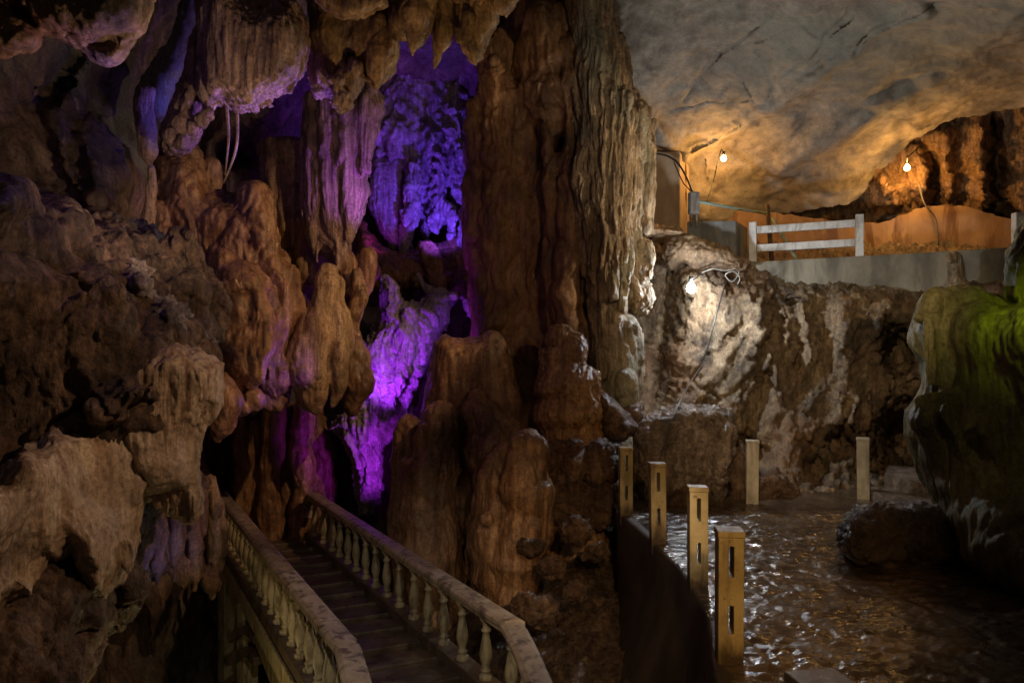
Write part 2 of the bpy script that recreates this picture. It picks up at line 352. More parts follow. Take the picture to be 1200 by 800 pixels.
# ================================================================== cave shell
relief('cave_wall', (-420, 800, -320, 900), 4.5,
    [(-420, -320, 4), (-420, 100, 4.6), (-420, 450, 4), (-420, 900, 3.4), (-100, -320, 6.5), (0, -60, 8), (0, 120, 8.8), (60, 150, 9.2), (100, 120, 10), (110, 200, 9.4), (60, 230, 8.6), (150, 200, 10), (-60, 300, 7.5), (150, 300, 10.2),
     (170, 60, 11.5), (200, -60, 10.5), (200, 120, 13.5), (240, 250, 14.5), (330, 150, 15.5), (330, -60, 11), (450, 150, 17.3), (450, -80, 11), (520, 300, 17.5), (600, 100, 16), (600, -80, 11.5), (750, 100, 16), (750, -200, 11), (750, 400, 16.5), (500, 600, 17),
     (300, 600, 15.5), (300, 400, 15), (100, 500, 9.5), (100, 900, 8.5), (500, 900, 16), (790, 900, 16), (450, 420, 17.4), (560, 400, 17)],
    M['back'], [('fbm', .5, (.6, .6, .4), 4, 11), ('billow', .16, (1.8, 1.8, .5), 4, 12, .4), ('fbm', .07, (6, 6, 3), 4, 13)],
    lines=[([(64, 130), (80, 200), (110, 240)], -.35, 10), ([(175, -20), (135, 60), (105, 130)], .35, 12), ([(60, 120), (95, 60)], .3, 6), ([(100, 170), (118, 235)], -.4, 9)],
    dents=[(80, 97, 9, 5, .5), (250, 180, 40, 25, 1.0)])
# ================================================================== left
FL = lambda a, s, f=3.2: [('fbm', a*1.1, (2.6, 2.6, 1.9), 4, s+2, .2), ('billow', a, (f, f, f*.13), 4, s, .25), ('fbm', a*.8, (1.1, 1.1, .5), 3, s+5), ('billow', a*.35, (9, 9, 1.1), 3, s+9, .15), ('fbm', a*.18, (14, 14, 9), 3, s+13)]
RG = lambda a, s, f=1.8: [('billow', a, (f, f, f), 5, s, .2), ('ridge', a*.7, (f*.6, f*.6, f*.45), 4, s+7, .3), ('fbm', a*.3, (f*5, f*5, f*5), 4, s+21), ('crack', a*.35, (f*.4, f*.4, f*.8), 1, s+31, .5)]
SM = lambda a, s: [('fbm', a*1.5, (1.3, 1.3, 1.0), 4, s), ('billow', a*.8, (3, 3, .9), 4, s+3, .3), ('billow', a*.25, (8, 8, .7), 3, s+4, .15), ('fbm', a*.15, (10, 10, 6), 3, s+5)]
left = slab([(-160, 170, 5), (0, 212, 6.2), (70, 232, 7.4), (140, 262, 8), (195, 292, 8.4), (235, 335, 8.4), (256, 385, 8.1), (256, 420, 7.9), (240, 450, 7.6), (235, 500, 7.5), (215, 545, 7.6),
             (185, 600, 7.7), (165, 640, 7.5), (150, 700, 7.3), (118, 745, 6.8), (105, 800, 6.4), (85, 920, 5.6), (-200, 920, 4)], 7.2, 1.5, 150, 3.5, 1.0)
rock('rock_outcrop', 'great dark crusted rock bulging in from the left edge above the black hollow', 'rock',
    [left,
     slab([(110, 660), (150, 655), (172, 680), (168, 700), (140, 730), (112, 745), (60, 770), (60, 680)], 6.9, .35, 14),
     slab([(95, 480), (140, 440), (185, 452), (192, 468), (165, 478), (150, 492), (110, 500)], 6.3, .3, 14),
     limb([(215, 290, 24), (245, 345, 22), (247, 400, 18)], 8.0, .7), limb([(20, 320, 50), (60, 350, 60), (110, 380, 50)], 6.5, .7), limb([(60, 270, 36), (150, 310, 40), (200, 350, 36)], 7.6, .7),
     limb([(15, 690, 45), (5, 800, 50)], 5.8, .6)],
    .022, M['dark'], [('ridge', .17, (1.0, 1.0, .8), 4, 21, .4), ('billow', .09, (2.8, 2.8, 1.0), 4, 22, .3), ('billow', .04, (8, 8, 1.6), 3, 27, .15), ('fbm', .025, (9, 9, 7), 3, 24), ('crack', .06, (.9, .9, 1.2), 1, 29, .5)], 5)
LF = [('billow', .05, (4.5, 4.5, .4), 4, 25, .25), ('fbm', .09, (1.2, 1.2, .7), 3, 26), ('billow', .018, (14, 14, 1.4), 3, 28, .12), ('fbm', .012, (18, 18, 8), 3, 30)]
rock('flowstone_block', 'smooth squarish pale orange block of flowstone on the right flank of the great crusted rock', 'flowstone',
    [slab([(120, 440, 7.0), (150, 418, 6.9), (175, 405, 6.9), (205, 400, 6.9), (235, 408, 6.9), (261, 426, 6.95), (262, 450, 6.95), (260, 474, 6.95), (248, 492, 7.0), (236, 520, 7.1), (234, 570, 7.1), (215, 585, 7.1), (170, 580, 6.9), (148, 560, 6.8), (130, 520, 6.8), (110, 480, 6.9)], 6.9, .5, 34),
     limb([(246, 425, 9, 7.1), (246, 470, 16, 6.8), (232, 500, 12), (226, 540, 9), (224, 580, 7)], 6.75, .7), limb([(205, 415, 12, 7.1), (198, 460, 24, 6.65), (196, 510, 22, 6.6), (196, 565, 12, 6.7)], 6.6, .6), limb([(165, 420, 12, 7.1), (160, 470, 22, 6.6), (158, 520, 22, 6.5), (160, 565, 12, 6.6)], 6.5, .6)],
    .018, M['sheet'], LF, 3)
rock('flowstone_sheet', 'broad pale flowstone sheet spilling down the lower left, left of the fringed curtain', 'flowstone',
    [slab([(50, 500, 6.2), (95, 482, 6.6), (150, 476, 6.9), (188, 488, 7.0), (180, 540, 6.8), (168, 580, 6.7), (160, 640, 6.6), (148, 680, 6.6), (120, 712, 6.5), (98, 690, 6.3), (84, 650, 6.1), (60, 660, 5.9), (40, 700, 5.7), (-30, 730, 5.2), (-30, 600, 5.1), (10, 540, 5.6)], 6.2, .42, 40),
     limb([(160, 480, 14, 7.2), (150, 530, 26, 6.55), (132, 580, 26, 6.4), (118, 640, 18, 6.4), (108, 690, 8, 6.4)], 6.35, .6), limb([(100, 480, 14, 6.9), (82, 540, 24, 6.1), (58, 600, 20, 6.0), (42, 660, 10, 6.0)], 6.0, .6), limb([(125, 480, 12, 7), (110, 540, 18, 6.3), (96, 590, 16, 6.15), (92, 640, 7, 6.15)], 6.1, .6), limb([(50, 500, 16, 6.6), (26, 570, 26, 5.75), (8, 630, 24, 5.6), (0, 690, 16, 5.6)], 5.6, .6)]
    + fringe([(20, 650), (95, 640), (150, 660)], 6.4, 12, 6, 22, 6, 24, 4), .018, M['sheet'], LF, 3)
rock('fringed_curtain', 'short fringed flowstone curtain of vertical folds under the pale orange block', 'drapery',
    [slab([(165, 525), (228, 515), (234, 545), (236, 580), (232, 606), (215, 608), (198, 600), (180, 588), (166, 560)], 7.0, .25, 18)] + [limb([(x, 525, 6), (x+2, 570, 7), (x+3, b, 4)], 6.8-.04*(i % 2)) for i, (x, b) in enumerate([(172, 585), (183, 592), (194, 600), (205, 604), (216, 610), (226, 606)])]
    + fringe([(168, 580), (234, 600)], 6.85, 14, 6, 18, 4, 20, 3), .017, M['sheet'], LF, 2)
rock('crusted_rock', 'grey popcorn-crusted shoulder of rock behind the pale block left of centre', 'rock',
    [slab([(125, 250, 8.2), (165, 262, 8.5), (205, 292, 8.6), (236, 330, 8.6), (254, 372, 8.3), (258, 412, 8.0), (250, 432, 7.7), (225, 425, 7.2), (190, 380, 7.1), (150, 340, 7.2), (130, 300, 7.6)], 8, .4, 26)],
    .018, M['crust'], [('billow', .09, (6, 6, 6), 4, 31, .1), ('fbm', .1, (1.5, 1.5, 1.5), 3, 33), ('fbm', .04, (16, 16, 16), 3, 35)], 2)
rock('overhanging_rock', 'rounded brown rock hanging from the roof in the top left corner', 'rock',
    [slab([(-220, -260), (230, -260), (196, -60), (178, 10), (176, 22), (168, 40), (150, 45), (120, 58), (95, 58), (72, 48), (60, 42), (45, 40), (30, 20), (0, 0), (-40, -30)], 6.8, .7, 45),
     slab([(95, 55), (130, 40), (165, 25), (162, 45), (150, 60), (140, 74), (125, 80), (112, 72)], 6.7, .3, 14),
     slab([(-240, -200), (-60, -160), (0, 0), (30, 25), (48, 44), (42, 60), (15, 66), (-30, 70), (-140, 80)], 6.6, .4, 22)],
    .018, M['leftrock'], RG(.05, 41, 2.5)+[('fbm', .015, (12, 12, 12), 3, 43)], 4)
# curtains and stalactites
rock('fluted_curtain', 'broad pinkish fluted curtain hanging from the roof in the upper left', 'stalactite',
    [slab([(228, -60), (262, -60), (300, 0), (345, 0), (358, 28), (360, 55), (354, 84), (336, 108), (312, 122), (300, 134), (280, 132), (262, 120), (240, 128), (228, 95), (232, 40)], 9.2, .75, 36, 2.5)]
    + [limb([(x, 10, 10), (x-3, 60, 13), (x-4, b-12, 10), (x-2, b, 5)], 8.75+.1*(i % 2)) for i, (x, b) in enumerate([(246, 118), (266, 112), (285, 124), (302, 118), (322, 104), (340, 92)])]
    + fringe([(238, 118), (262, 116), (300, 128), (335, 104), (352, 82)], 9.0, 16, 4, 16, 4, 14, 5),
    .018, M['pink'], [('billow', .06, (9, 9, .7), 4, 51, .12), ('fbm', .1, (1.5, 1.5, .5), 3, 52), ('fbm', .015, (20, 20, 6), 3, 53)], 3)
rock('gnarled_stalactite', 'knobbly stalactite mass sloping down left of the broad pinkish curtain', 'stalactite',
    [slab([(232, 25), (236, 70), (234, 110), (240, 140), (232, 165), (222, 180), (205, 184), (192, 176), (186, 155), (196, 135), (205, 110), (215, 80), (224, 40)], 9.5, .4, 18),
     ball(200, 160, 9, 9.1), ball(214, 168, 8, 9.1), ball(226, 150, 9, 9.1), ball(236, 142, 8, 9.0), ball(212, 143, 9, 9.1), ball(244, 134, 7, 9)] + fringe([(188, 172), (235, 160)], 9.3, 8, 3, 10, 3.5, 10, 6),
    .018, M['pink'], [('billow', .05, (6, 6, 2.5), 4, 55, .15), ('fbm', .03, (12, 12, 5), 3, 56)], 3)
rock('joined_stalactite', 'slim pale stalactite meeting a thin column, left of the knobbly mass', 'stalactite',
    [limb([(170, 110, 13), (170, 145, 12), (173, 175, 11), (175, 186, 7), (176, 194, 3), (178, 200, 6), (178, 225, 7), (174, 262, 9), (170, 300, 14)], 10.2)], .018, M['pink'], FL(.025, 58, 6), 2)
for i, (st, lb) in enumerate([([(266, 128, 2.2), (268, 160, 1.6), (266, 185, 1.2), (264, 205, .8)], 'left of the two thin straws hanging below the pinkish curtain'),
                              ([(278, 128, 2), (278, 165, 1.8), (272, 190, 1.5), (262, 214, .8)], 'right of the two thin straws hanging below the pinkish curtain, bent at its end')]):
    v, f = limb(st, 9.1, 1, 8); me = np_mesh('straw_stalactite', v, f); b = rebase(me); tag(obj('straw_stalactite', me, M['pink'], loc=b), lb, 'stalactite', 'straws below the curtain')
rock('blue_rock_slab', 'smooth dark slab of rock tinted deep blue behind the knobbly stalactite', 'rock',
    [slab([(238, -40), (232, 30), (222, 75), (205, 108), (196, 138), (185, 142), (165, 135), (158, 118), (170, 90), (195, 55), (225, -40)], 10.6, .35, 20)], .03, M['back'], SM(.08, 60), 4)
G1 = 'stalactites hanging from the roof at top centre'
rock('stalactite', 'wide ochre stalactite curtain next right of the pinkish curtain', 'stalactite',
    [slab([(355, -50), (440, -50), (470, 0), (470, 45), (465, 58), (462, 84), (442, 102), (428, 96), (426, 70), (410, 66), (398, 90), (380, 108), (364, 104), (360, 70), (362, 28)], 9.7, .4, 20),
     limb([(446, 30, 15), (446, 70, 16), (444, 90, 11), (442, 100, 5)], 9.4), limb([(378, 30, 16), (378, 70, 14), (374, 98, 8)], 9.5)] + fringe([(366, 98), (400, 78), (425, 84)], 9.5, 8, 3, 10, 4, 14, 8),
    .018, M['ochre'], FL(.04, 61, 4.5), 3, G1)
rock('stalactite', 'twisted purple-tinged knobbly stalactite clump below the wide ochre curtain', 'stalactite',
    [slab([(372, 95), (392, 82), (410, 66), (424, 72), (426, 92), (420, 108), (404, 130), (392, 126), (386, 114), (370, 112)], 9.6, .3, 14), ball(418, 80, 8, 9.3), ball(375, 106, 9, 9.4), ball(403, 118, 11, 9.3), ball(395, 96, 9, 9.2), ball(380, 92, 8, 9.3)],
    .016, M['pink'], [('billow', .06, (7, 7, 4), 4, 65, .2), ('fbm', .03, (14, 14, 8), 3, 66)], 2, G1)
rock('stalactite', 'smooth fat ochre stalactite ending in a small pointed tip, top centre', 'stalactite',
    [limb([(488, -60, 26), (489, 0, 21), (488, 28, 18), (486, 46, 12), (484, 56, 5), (484, 66, 1.5)], 9.0), limb([(470, -40, 14), (470, 20, 14), (472, 38, 9)], 9.2), limb([(503, -40, 10), (500, 20, 10), (496, 42, 6)], 9.2)],
    .016, M['ochre'], FL(.022, 68, 7), 2, G1)
rock('stalactite', 'small ochre stalactite just right of the fat pointed one', 'stalactite',
    [limb([(522, -50, 12), (521, 15, 9), (519, 45, 10), (516, 56, 7)], 9.3), limb([(512, 30, 7), (513, 62, 6), (510, 74, 4), (508, 80, 1.5)], 9.5)], .016, M['ochre'], FL(.025, 71, 6), 2, G1)
rock('stalactite', 'greyish folded stalactite with a drooping tongue at its lower end, rightmost of the roof cluster', 'stalactite',
    [slab([(535, -50), (575, -50), (588, 5), (582, 30), (572, 48), (564, 70), (556, 76), (549, 70), (546, 55), (534, 48), (530, 20)], 9.6, .3, 15), limb([(548, 20, 8), (550, 50, 9), (555, 66, 6), (556, 75, 3)], 9.3)]
    + fringe([(532, 44), (548, 54)], 9.4, 5, 2, 9, 3, 12, 9), .016, M['ochre'], FL(.03, 74, 6), 2, G1)
rock('stalactite', 'low rounded ochre stalactite lobe at the top edge beside the cave column', 'stalactite',
    [slab([(560, -60), (625, -60), (612, -5), (604, 8), (596, 18), (584, 18), (572, 8)], 9.2, .35, 14)] + fringe([(530, -2), (560, 2), (600, 14)], 9.3, 9, 3, 12, 4, 14, 10), .018, M['ochre'], FL(.03, 77, 5), 2, G1)
rock('stalactite', 'low ochre roof lobe at the top edge above the wide ochre curtain', 'stalactite',
    [slab([(360, -60), (450, -60), (455, 10), (440, 12), (425, 22), (405, 24), (385, 16), (368, 2)], 8.7, .3, 14), ], .018, M['ochre'], FL(.035, 80, 4), 3, G1)
# tall draperies
rock('drapery', 'tall banded drapery with violet stripes left of the purple cavity', 'drapery',
    [slab([(358, 112), (400, 110), (436, 96), (449, 122), (443, 150), (438, 180), (433, 205), (436, 225), (424, 262), (412, 290), (413, 330), (405, 335), (398, 312), (380, 300), (362, 290), (352, 250), (348, 180)], 13.2, .5, 30, 2.5)]
    + [limb([(x, 115, 7), (x+1, 200, 8), (x+4, b, 5), (x+5, b+18, 2)], 12.85-.12*(i % 2)) for i, (x, b) in enumerate([(366, 290), (380, 250), (391, 300), (404, 270), (416, 240), (428, 190)])],
    .026, M['pink'], [('billow', .07, (5, 5, .35), 4, 81, .2), ('fbm', .12, (.9, .9, .4), 3, 82), ('fbm', .02, (14, 14, 5), 3, 83)], 3)
rock('drapery', 'dim ochre drapery hanging behind the large central flowstone', 'drapery',
    [slab([(300, 170), (330, 160), (362, 165), (368, 260), (372, 330), (350, 340), (325, 280), (310, 240)], 13.8, .5, 22, 3)] + [limb([(x, 170, 8), (x+2, 260, 8), (x+4, 300, 4)], 13.4) for x in (318, 333, 350)],
    .028, M['ochre'], FL(.07, 85, 3.5), 3)
# flowstone masses
rock('flowstone_mass', 'large bulging brown flowstone cascade left of centre, right of the crusted rock', 'flowstone',
    [slab([(186, 185), (205, 178), (222, 182), (236, 200), (246, 222), (275, 226), (300, 224), (314, 245), (318, 280), (336, 300), (352, 325), (356, 372), (346, 420), (338, 470), (325, 480), (300, 470), (270, 420), (215, 330), (180, 280), (170, 240)], 12.3, .9, 45, 3),
     limb([(214, 190, 17), (214, 215, 18), (212, 260, 22)], 12.3), limb([(244, 195, 9), (246, 215, 12)], 12.6), limb([(300, 238, 22), (305, 300, 26), (312, 360, 26), (318, 430, 22), (318, 470, 14)], 11.8),
     limb([(337, 320, 16), (342, 370, 16), (338, 420, 14)], 12), limb([(255, 250, 24), (262, 300, 24)], 11.9), limb([(190, 255, 16), (196, 290, 22)], 11.6)],
    .026, M['brown'], [('fbm', .22, (.9, .9, .6), 4, 91), ('billow', .13, (2.4, 2.4, .45), 4, 92, .4), ('billow', .03, (7, 7, .7), 3, 94, .15), ('fbm', .015, (12, 12, 7), 3, 95)], 5)
rock('flowstone_lobe', 'long hanging rounded lobe with a violet lit edge beside the crusted rock', 'flowstone',
    [limb([(262, 308, 20), (278, 335, 32), (284, 380, 34), (286, 420, 26), (276, 450, 16), (272, 470, 8)], 10.3, .9), limb([(298, 330, 14), (305, 390, 15), (302, 430, 12), (294, 450, 6)], 10.2)],
    .02, M['brown'], SM(.06, 101), 5)
rock('flowstone_lobe', 'small drooping tongue of flowstone just below the long rounded lobe', 'flowstone',
    [limb([(262, 450, 18), (266, 480, 20), (258, 505, 12), (255, 515, 5)], 9.9), ball(299, 468, 12, 10.3, .8), ball(288, 478, 8, 10.2)],
    .02, M['brown'], SM(.05, 103), 4)
rock('flowstone_lobe', 'egg-shaped brown double bulge between the large cascade and the purple flow', 'flowstone',
    [limb([(388, 318, 9), (384, 330, 14), (376, 355, 16), (366, 390, 24), (362, 430, 28), (366, 462, 20), (372, 480, 8)], 12.0, .9), limb([(390, 335, 13), (397, 380, 15), (398, 420, 14), (394, 458, 9), (390, 475, 4)], 12.1), limb([(384, 316, 10), (382, 330, 12)], 12)],
    .022, M['ochre'], SM(.06, 105), 4)
rock('flowstone_lobe', 'dark shadowed flowstone knobs between the egg-shaped bulge and the purple flow', 'flowstone',
    [limb([(418, 322, 8), (422, 350, 12), (412, 385, 10), (415, 420, 16), (420, 455, 15), (412, 480, 8)], 12.6), limb([(432, 300, 9), (430, 340, 8)], 13.4), limb([(405, 300, 10), (410, 340, 12)], 13)], .024, M['brown'], SM(.07, 107), 3)
GC = 'slim columns behind the head of the bridge'
for st, yy, lb in [([(320, 428, 6), (322, 445, 11), (320, 500, 13), (316, 560, 12), (318, 650, 16)], 14.2, 'reddish slim column with violet edges, tallest of those behind the bridge head'),
                   ([(357, 478, 13), (352, 520, 15), (356, 570, 14), (350, 650, 18)], 14.5, 'dark slim column under the egg-shaped bulge, violet-lit on its right'),
                   ([(300, 500, 9), (298, 560, 12), (300, 650, 14)], 14.4, 'short dark column just left of the reddish slim column'),
                   ([(280, 460, 12), (282, 520, 11), (286, 560, 12), (280, 650, 13)], 14.3, 'leftmost dark column rising behind the head of the left handrail'),
                   ([(338, 480, 8), (338, 560, 10), (336, 650, 14)], 14.7, 'dark column half hidden right of the reddish slim column')]:
    rock('slim_column', lb, 'column', [limb(st, yy)], .024, M['brown'], FL(.04, int(st[0][0]), 4), 2, GC)
rock('leaning_rock', 'stubby rock arm slanting down to the far end of the left handrail', 'rock',
    [limb([(222, 530, 9), (236, 560, 11), (250, 585, 13), (260, 592, 9), (266, 598, 4)], 13.5)], .02, M['leftrock'], RG(.04, 111, 4), 2)
rock('shadowed_drapery', 'blue-tinged streaked drapery in the hollow under the fringed curtain', 'drapery',
    [slab([(150, 540, 8.3), (230, 545, 9), (262, 590, 10.5), (264, 650, 10.5), (250, 690), (232, 670), (215, 690, 9.4), (196, 668), (180, 690, 8.8), (160, 700), (140, 730, 8.2), (130, 640, 8)], 9, .25, 20)]
    + [limb([(x, 560, 7), (x+3, 610, 9), (x, b, 3)], y) for x, b, y in ((165, 700, 8.3), (185, 690, 8.6), (205, 680, 8.9), (228, 690, 9.3), (248, 700, 9.9))], .024, M['leftrock'], FL(.08, 113, 3), 2)
rock('dark_flowstone', 'dim flowstone wall behind the slim columns at the bridge head', 'flowstone',
    [slab([(225, 470), (300, 460), (378, 480), (392, 540), (400, 720), (220, 720)], 15.3, .4, 40)], .04, M['brown'], FL(.1, 115, 2), 3)
# ================================================================== purple cavity
rock('cavity_drapery', 'blue-lit shattered drapery at the top of the purple cavity', 'drapery',
    [slab([(440, -10), (500, -10), (560, -10), (566, 60), (556, 100), (550, 170), (550, 250), (538, 262), (524, 225), (512, 245), (500, 232), (492, 262), (478, 240), (470, 200), (440, 190), (432, 185), (440, 150), (446, 110)], 16.6, .6, 22, 3)]
    + [limb([(a, b, 9), (a+dx, b+30, 8), (a+dx*2, b+l, 3)], 16.2) for a, b, dx, l in ((462, 20, -3, 70), (490, 20, 2, 60), (515, 20, -2, 80), (538, 20, -2, 90), (470, 60, -3, 80), (488, 70, -3, 90), (505, 65, 1, 70), (520, 75, 2, 80), (455, 110, -6, 70), (535, 110, 1, 90), (500, 120, 0, 50), (475, 120, -8, 55))],
    .034, M['purple'], [('billow', .26, (1.9, 1.9, .9), 4, 121, .4), ('ridge', .16, (3, 3, 1.4), 4, 122, .4), ('fbm', .07, (8, 8, 4), 3, 123)], 1)
rock('cavity_drapery', 'crimson finely ribbed sheet on the left of the purple cavity', 'drapery',
    [slab([(436, 186), (474, 178), (474, 230), (470, 292), (462, 296), (444, 270), (432, 240)], 16.3, .25, 14, 2.5)], .03, M['purple'], [('billow', .05, (6, 6, .3), 3, 125, .1), ('fbm', .03, (10, 10, 20), 2, 126)], 2)
for k, (pl, yy, lb) in enumerate([([limb([(516, 170, 9), (514, 220, 10), (512, 250, 11), (512, 266, 7)], 16.0), limb([(498, 180, 8), (500, 240, 7), (498, 275, 5)], 16.3)], 16, 'violet blunt finger of calcite hanging in the middle of the purple cavity'),
                                  ([limb([(486, 195, 8), (484, 240, 10), (478, 275, 8), (475, 300, 9), (478, 306, 5)], 15.9)], 16, 'gnarled violet stalactite just right of the crimson ribbed sheet'),
                                  ([limb([(528, 130, 10), (532, 170, 10), (535, 205, 9), (540, 236, 5)], 16.0), limb([(545, 180, 6), (546, 235, 4)], 15.9)], 16, 'reddish and violet stalactite against the right side of the purple cavity'),
                                  ([limb([(525, 240, 5), (530, 265, 5), (530, 275, 3)], 15.8), limb([(543, 250, 6), (545, 275, 8), (542, 300, 3)], 15.6), limb([(529, 280, 4), (530, 300, 4)], 15.8)], 16, 'small violet drips at the lower right of the purple cavity')]):
    rock('cavity_stalactite', lb, 'stalactite', pl, .026, M['purple'], [('billow', .16, (4, 4, 2), 4, 130+k, .3), ('fbm', .05, (10, 10, 6), 3, 140+k)], 1, 'stalactites inside the purple cavity')
rock('purple_flowstone', 'glowing magenta flowstone cascade pouring down the middle of the cave', 'flowstone',
    [slab([(452, 322), (462, 345), (478, 358), (500, 352), (512, 346), (530, 348), (520, 380), (508, 415), (496, 445), (488, 476), (482, 500), (468, 505), (462, 512), (448, 522), (444, 535), (446, 570), (436, 600), (424, 604), (418, 570), (414, 545), (405, 525), (398, 505), (385, 502), (408, 480), (420, 462), (425, 440), (428, 400), (444, 372), (446, 345)], 14.6, .7, 35, 2.5)]
    + [limb([(454, 322, 3), (462, 350, 7), (450, 420, 9), (432, 470, 8), (408, 492, 4), (386, 503, 1.5)], 14.1), limb([(480, 365, 9), (470, 430, 10), (455, 480, 8), (446, 500, 4)], 13.9), limb([(505, 365, 9), (492, 420, 9), (480, 460, 8), (474, 490, 4)], 14.1),
       limb([(530, 348, 4), (516, 352, 6), (508, 362, 6)], 14.2), limb([(420, 480, 8), (428, 510, 8), (436, 530, 9), (432, 570, 8), (428, 600, 4)], 14.2), limb([(405, 490, 5), (412, 520, 5), (420, 545, 3)], 14.1)]
    + fringe([(448, 505), (486, 490)], 14.3, 9, 3, 14, 4, 14, 12),
    .024, M['purple'], [('billow', .13, (4, 4, .32), 4, 151, .3, .4), ('fbm', .12, (1, 1, .5), 3, 152), ('billow', .05, (11, 11, .8), 3, 153, .2, .4), ('fbm', .02, (12, 12, 5), 3, 154)], 2)
rock('purple_ledge', 'ragged violet rim of rock above the right of the magenta cascade', 'flowstone',
    [limb([(490, 322, 3), (497, 335, 5), (508, 342, 7), (520, 346, 7), (530, 352, 4)], 14.9), limb([(512, 345, 7), (515, 360, 6)], 14.8)], .026, M['purple'], [('billow', .08, (5, 5, 3), 4, 155, .2)], 1)
rock('purple_crust', 'small isolated violet crust patch below the cave column', 'flowstone',
    [slab([(540, 345), (550, 347), (556, 360), (566, 362), (572, 378), (574, 393), (564, 392), (556, 378), (546, 364)], 14.3, .15, 6, 2)], .024, M['purple'], [('billow', .06, (9, 9, 9), 3, 157)], 1)
rock('cavity_sill', 'dark rounded rocks forming the sill of the purple cavity', 'rock',
    [slab([(420, 250), (440, 285), (470, 300), (500, 285), (540, 280), (556, 330), (545, 350), (500, 335), (470, 345), (440, 340), (410, 330)], 15.8, .5, 25), limb([(420, 305, 12), (436, 318, 14)], 14.8), limb([(500, 290, 12), (520, 330, 14)], 15.2)],
    .035, M['brown'], RG(.1, 159, 2), 3)
# ================================================================== centre column
rock('cave_column', 'massive dark brown column joining floor and roof in the centre of the cave', 'column',
    [slab([(600, -70), (700, -70), (700, 100), (696, 300), (700, 420), (690, 600), (600, 620), (540, 560), (560, 470), (566, 420), (556, 360), (548, 300), (546, 220), (548, 165), (562, 120), (574, 60), (590, 30)], 14.2, 1.1, 60, 4)]
    + [limb([(560, 130, 14), (562, 200, 14), (558, 270, 12)], 13.5), limb([(585, 60, 22), (590, 130, 26), (590, 190, 18)], 13.3), limb([(640, 40, 34), (640, 110, 32), (650, 150, 20)], 13.1), limb([(592, 180, 18), (585, 260, 24), (590, 380, 22), (585, 470, 20)], 13.4),
       limb([(640, 150, 9), (644, 220, 11), (648, 330, 12), (650, 400, 12)], 12.9), limb([(618, 160, 12), (622, 260, 16), (620, 400, 18)], 13.3), limb([(668, 60, 16), (668, 200, 14), (664, 330, 18), (668, 400, 24)], 12.8), ball(582, 80, 12, 13, .8)],
    .028, M['column'], [('fbm', .26, (.8, .8, .4), 4, 161), ('billow', .12, (2.2, 2.2, .3), 3, 162, .4), ('billow', .018, (8, 8, .8), 3, 163, .15), ('fbm', .04, (5, 5, 3), 4, 164)], 3)
rock('fluted_column', 'pale grey fluted column with organ-pipe ribs on the right flank of the brown column', 'column',
    [slab([(664, -70), (712, -70), (718, 20), (736, 70), (742, 105), (764, 128), (756, 180), (752, 262), (748, 300), (738, 345), (726, 400), (732, 470), (700, 480), (688, 400), (680, 320), (672, 200), (664, 100)], 13.1, .8, 34, 3)]
    + [limb([(a, b, r*.8), (a+dx*.5, b+40, r), (a+dx, c, r*.8), (a+dx, c+12, r*.3)], yy) for a, b, r, dx, c, yy in
       ((684, 20, 9, 2, 300, 12.5), (698, 40, 9, 3, 250, 12.4), (707, 90, 6, 2, 280, 12.3), (716, 100, 6, 3, 330, 12.3), (724, 110, 5, 1, 150, 12.3), (732, 115, 5, 0, 200, 12.4), (741, 130, 5, 2, 235, 12.5), (726, 160, 7, 3, 350, 12.4), (735, 210, 6, 0, 330, 12.5), (690, 240, 8, 6, 320, 12.4), (708, 260, 9, 8, 340, 12.3))]
    + fringe([(716, 128), (740, 132)], 12.35, 7, 2, 12, 3.5, 20, 14), .02, M['pale'], [('billow', .10, (5.5, 5.5, .3), 3, 171, .15), ('billow', .05, (13, 13, .8), 2, 174, .1), ('fbm', .12, (1, 1, .4), 3, 172), ('fbm', .03, (13, 13, 5), 3, 173)], 1)
rock('fluted_column', 'short free-hanging ribbed pillar at the right edge of the pale fluted column', 'column',
    [limb([(756, 150, 9), (758, 200, 9), (755, 240, 10), (757, 268, 9)], 13.2), limb([(748, 150, 5), (749, 180, 5), (748, 200, 3)], 13.1), limb([(765, 152, 3), (765, 230, 4), (764, 262, 3)], 13.2)] + fringe([(744, 150), (768, 152)], 13.1, 5, 5, 25, 3, 10, 15),
    .02, M['pale'], FL(.035, 175, 7), 1)
rock('column_foot', 'smooth greenish slabs leaning at the foot of the pale fluted column', 'rock',
    [slab([(722, 360), (745, 372), (757, 395), (756, 430), (750, 470), (742, 500), (700, 510), (690, 420), (700, 380)], 12.7, .4, 18), limb([(722, 390, 12), (730, 430, 16), (722, 460, 16)], 12.4), limb([(742, 385, 10), (746, 420, 10)], 12.5), limb([(735, 445, 13), (740, 480, 14)], 12.2), limb([(705, 415, 9), (704, 440, 9)], 12.2)],
    .024, M['pale'], [('fbm', .08, (1.5, 1.5, 1), 4, 177), ('fbm', .025, (8, 8, 6), 3, 178)], 3)
rock('knob_rock', 'pale knobbly projecting rock between the fluted column and the dark cleft', 'rock',
    [slab([(728, 278), (750, 276), (764, 282), (768, 300), (762, 330), (766, 350), (758, 370), (744, 368), (724, 356), (722, 310)], 13.1, .5, 20), ball(750, 353, 12, 12.8), ball(738, 340, 13, 12.8), ball(754, 300, 9, 12.7)] + fringe([(735, 300), (762, 310)], 12.8, 6, 4, 20, 4, 20, 16),
    .02, M['pale'], [('billow', .08, (4, 4, 2.5), 4, 179, .3), ('fbm', .04, (10, 10, 8), 3, 180)], 2)
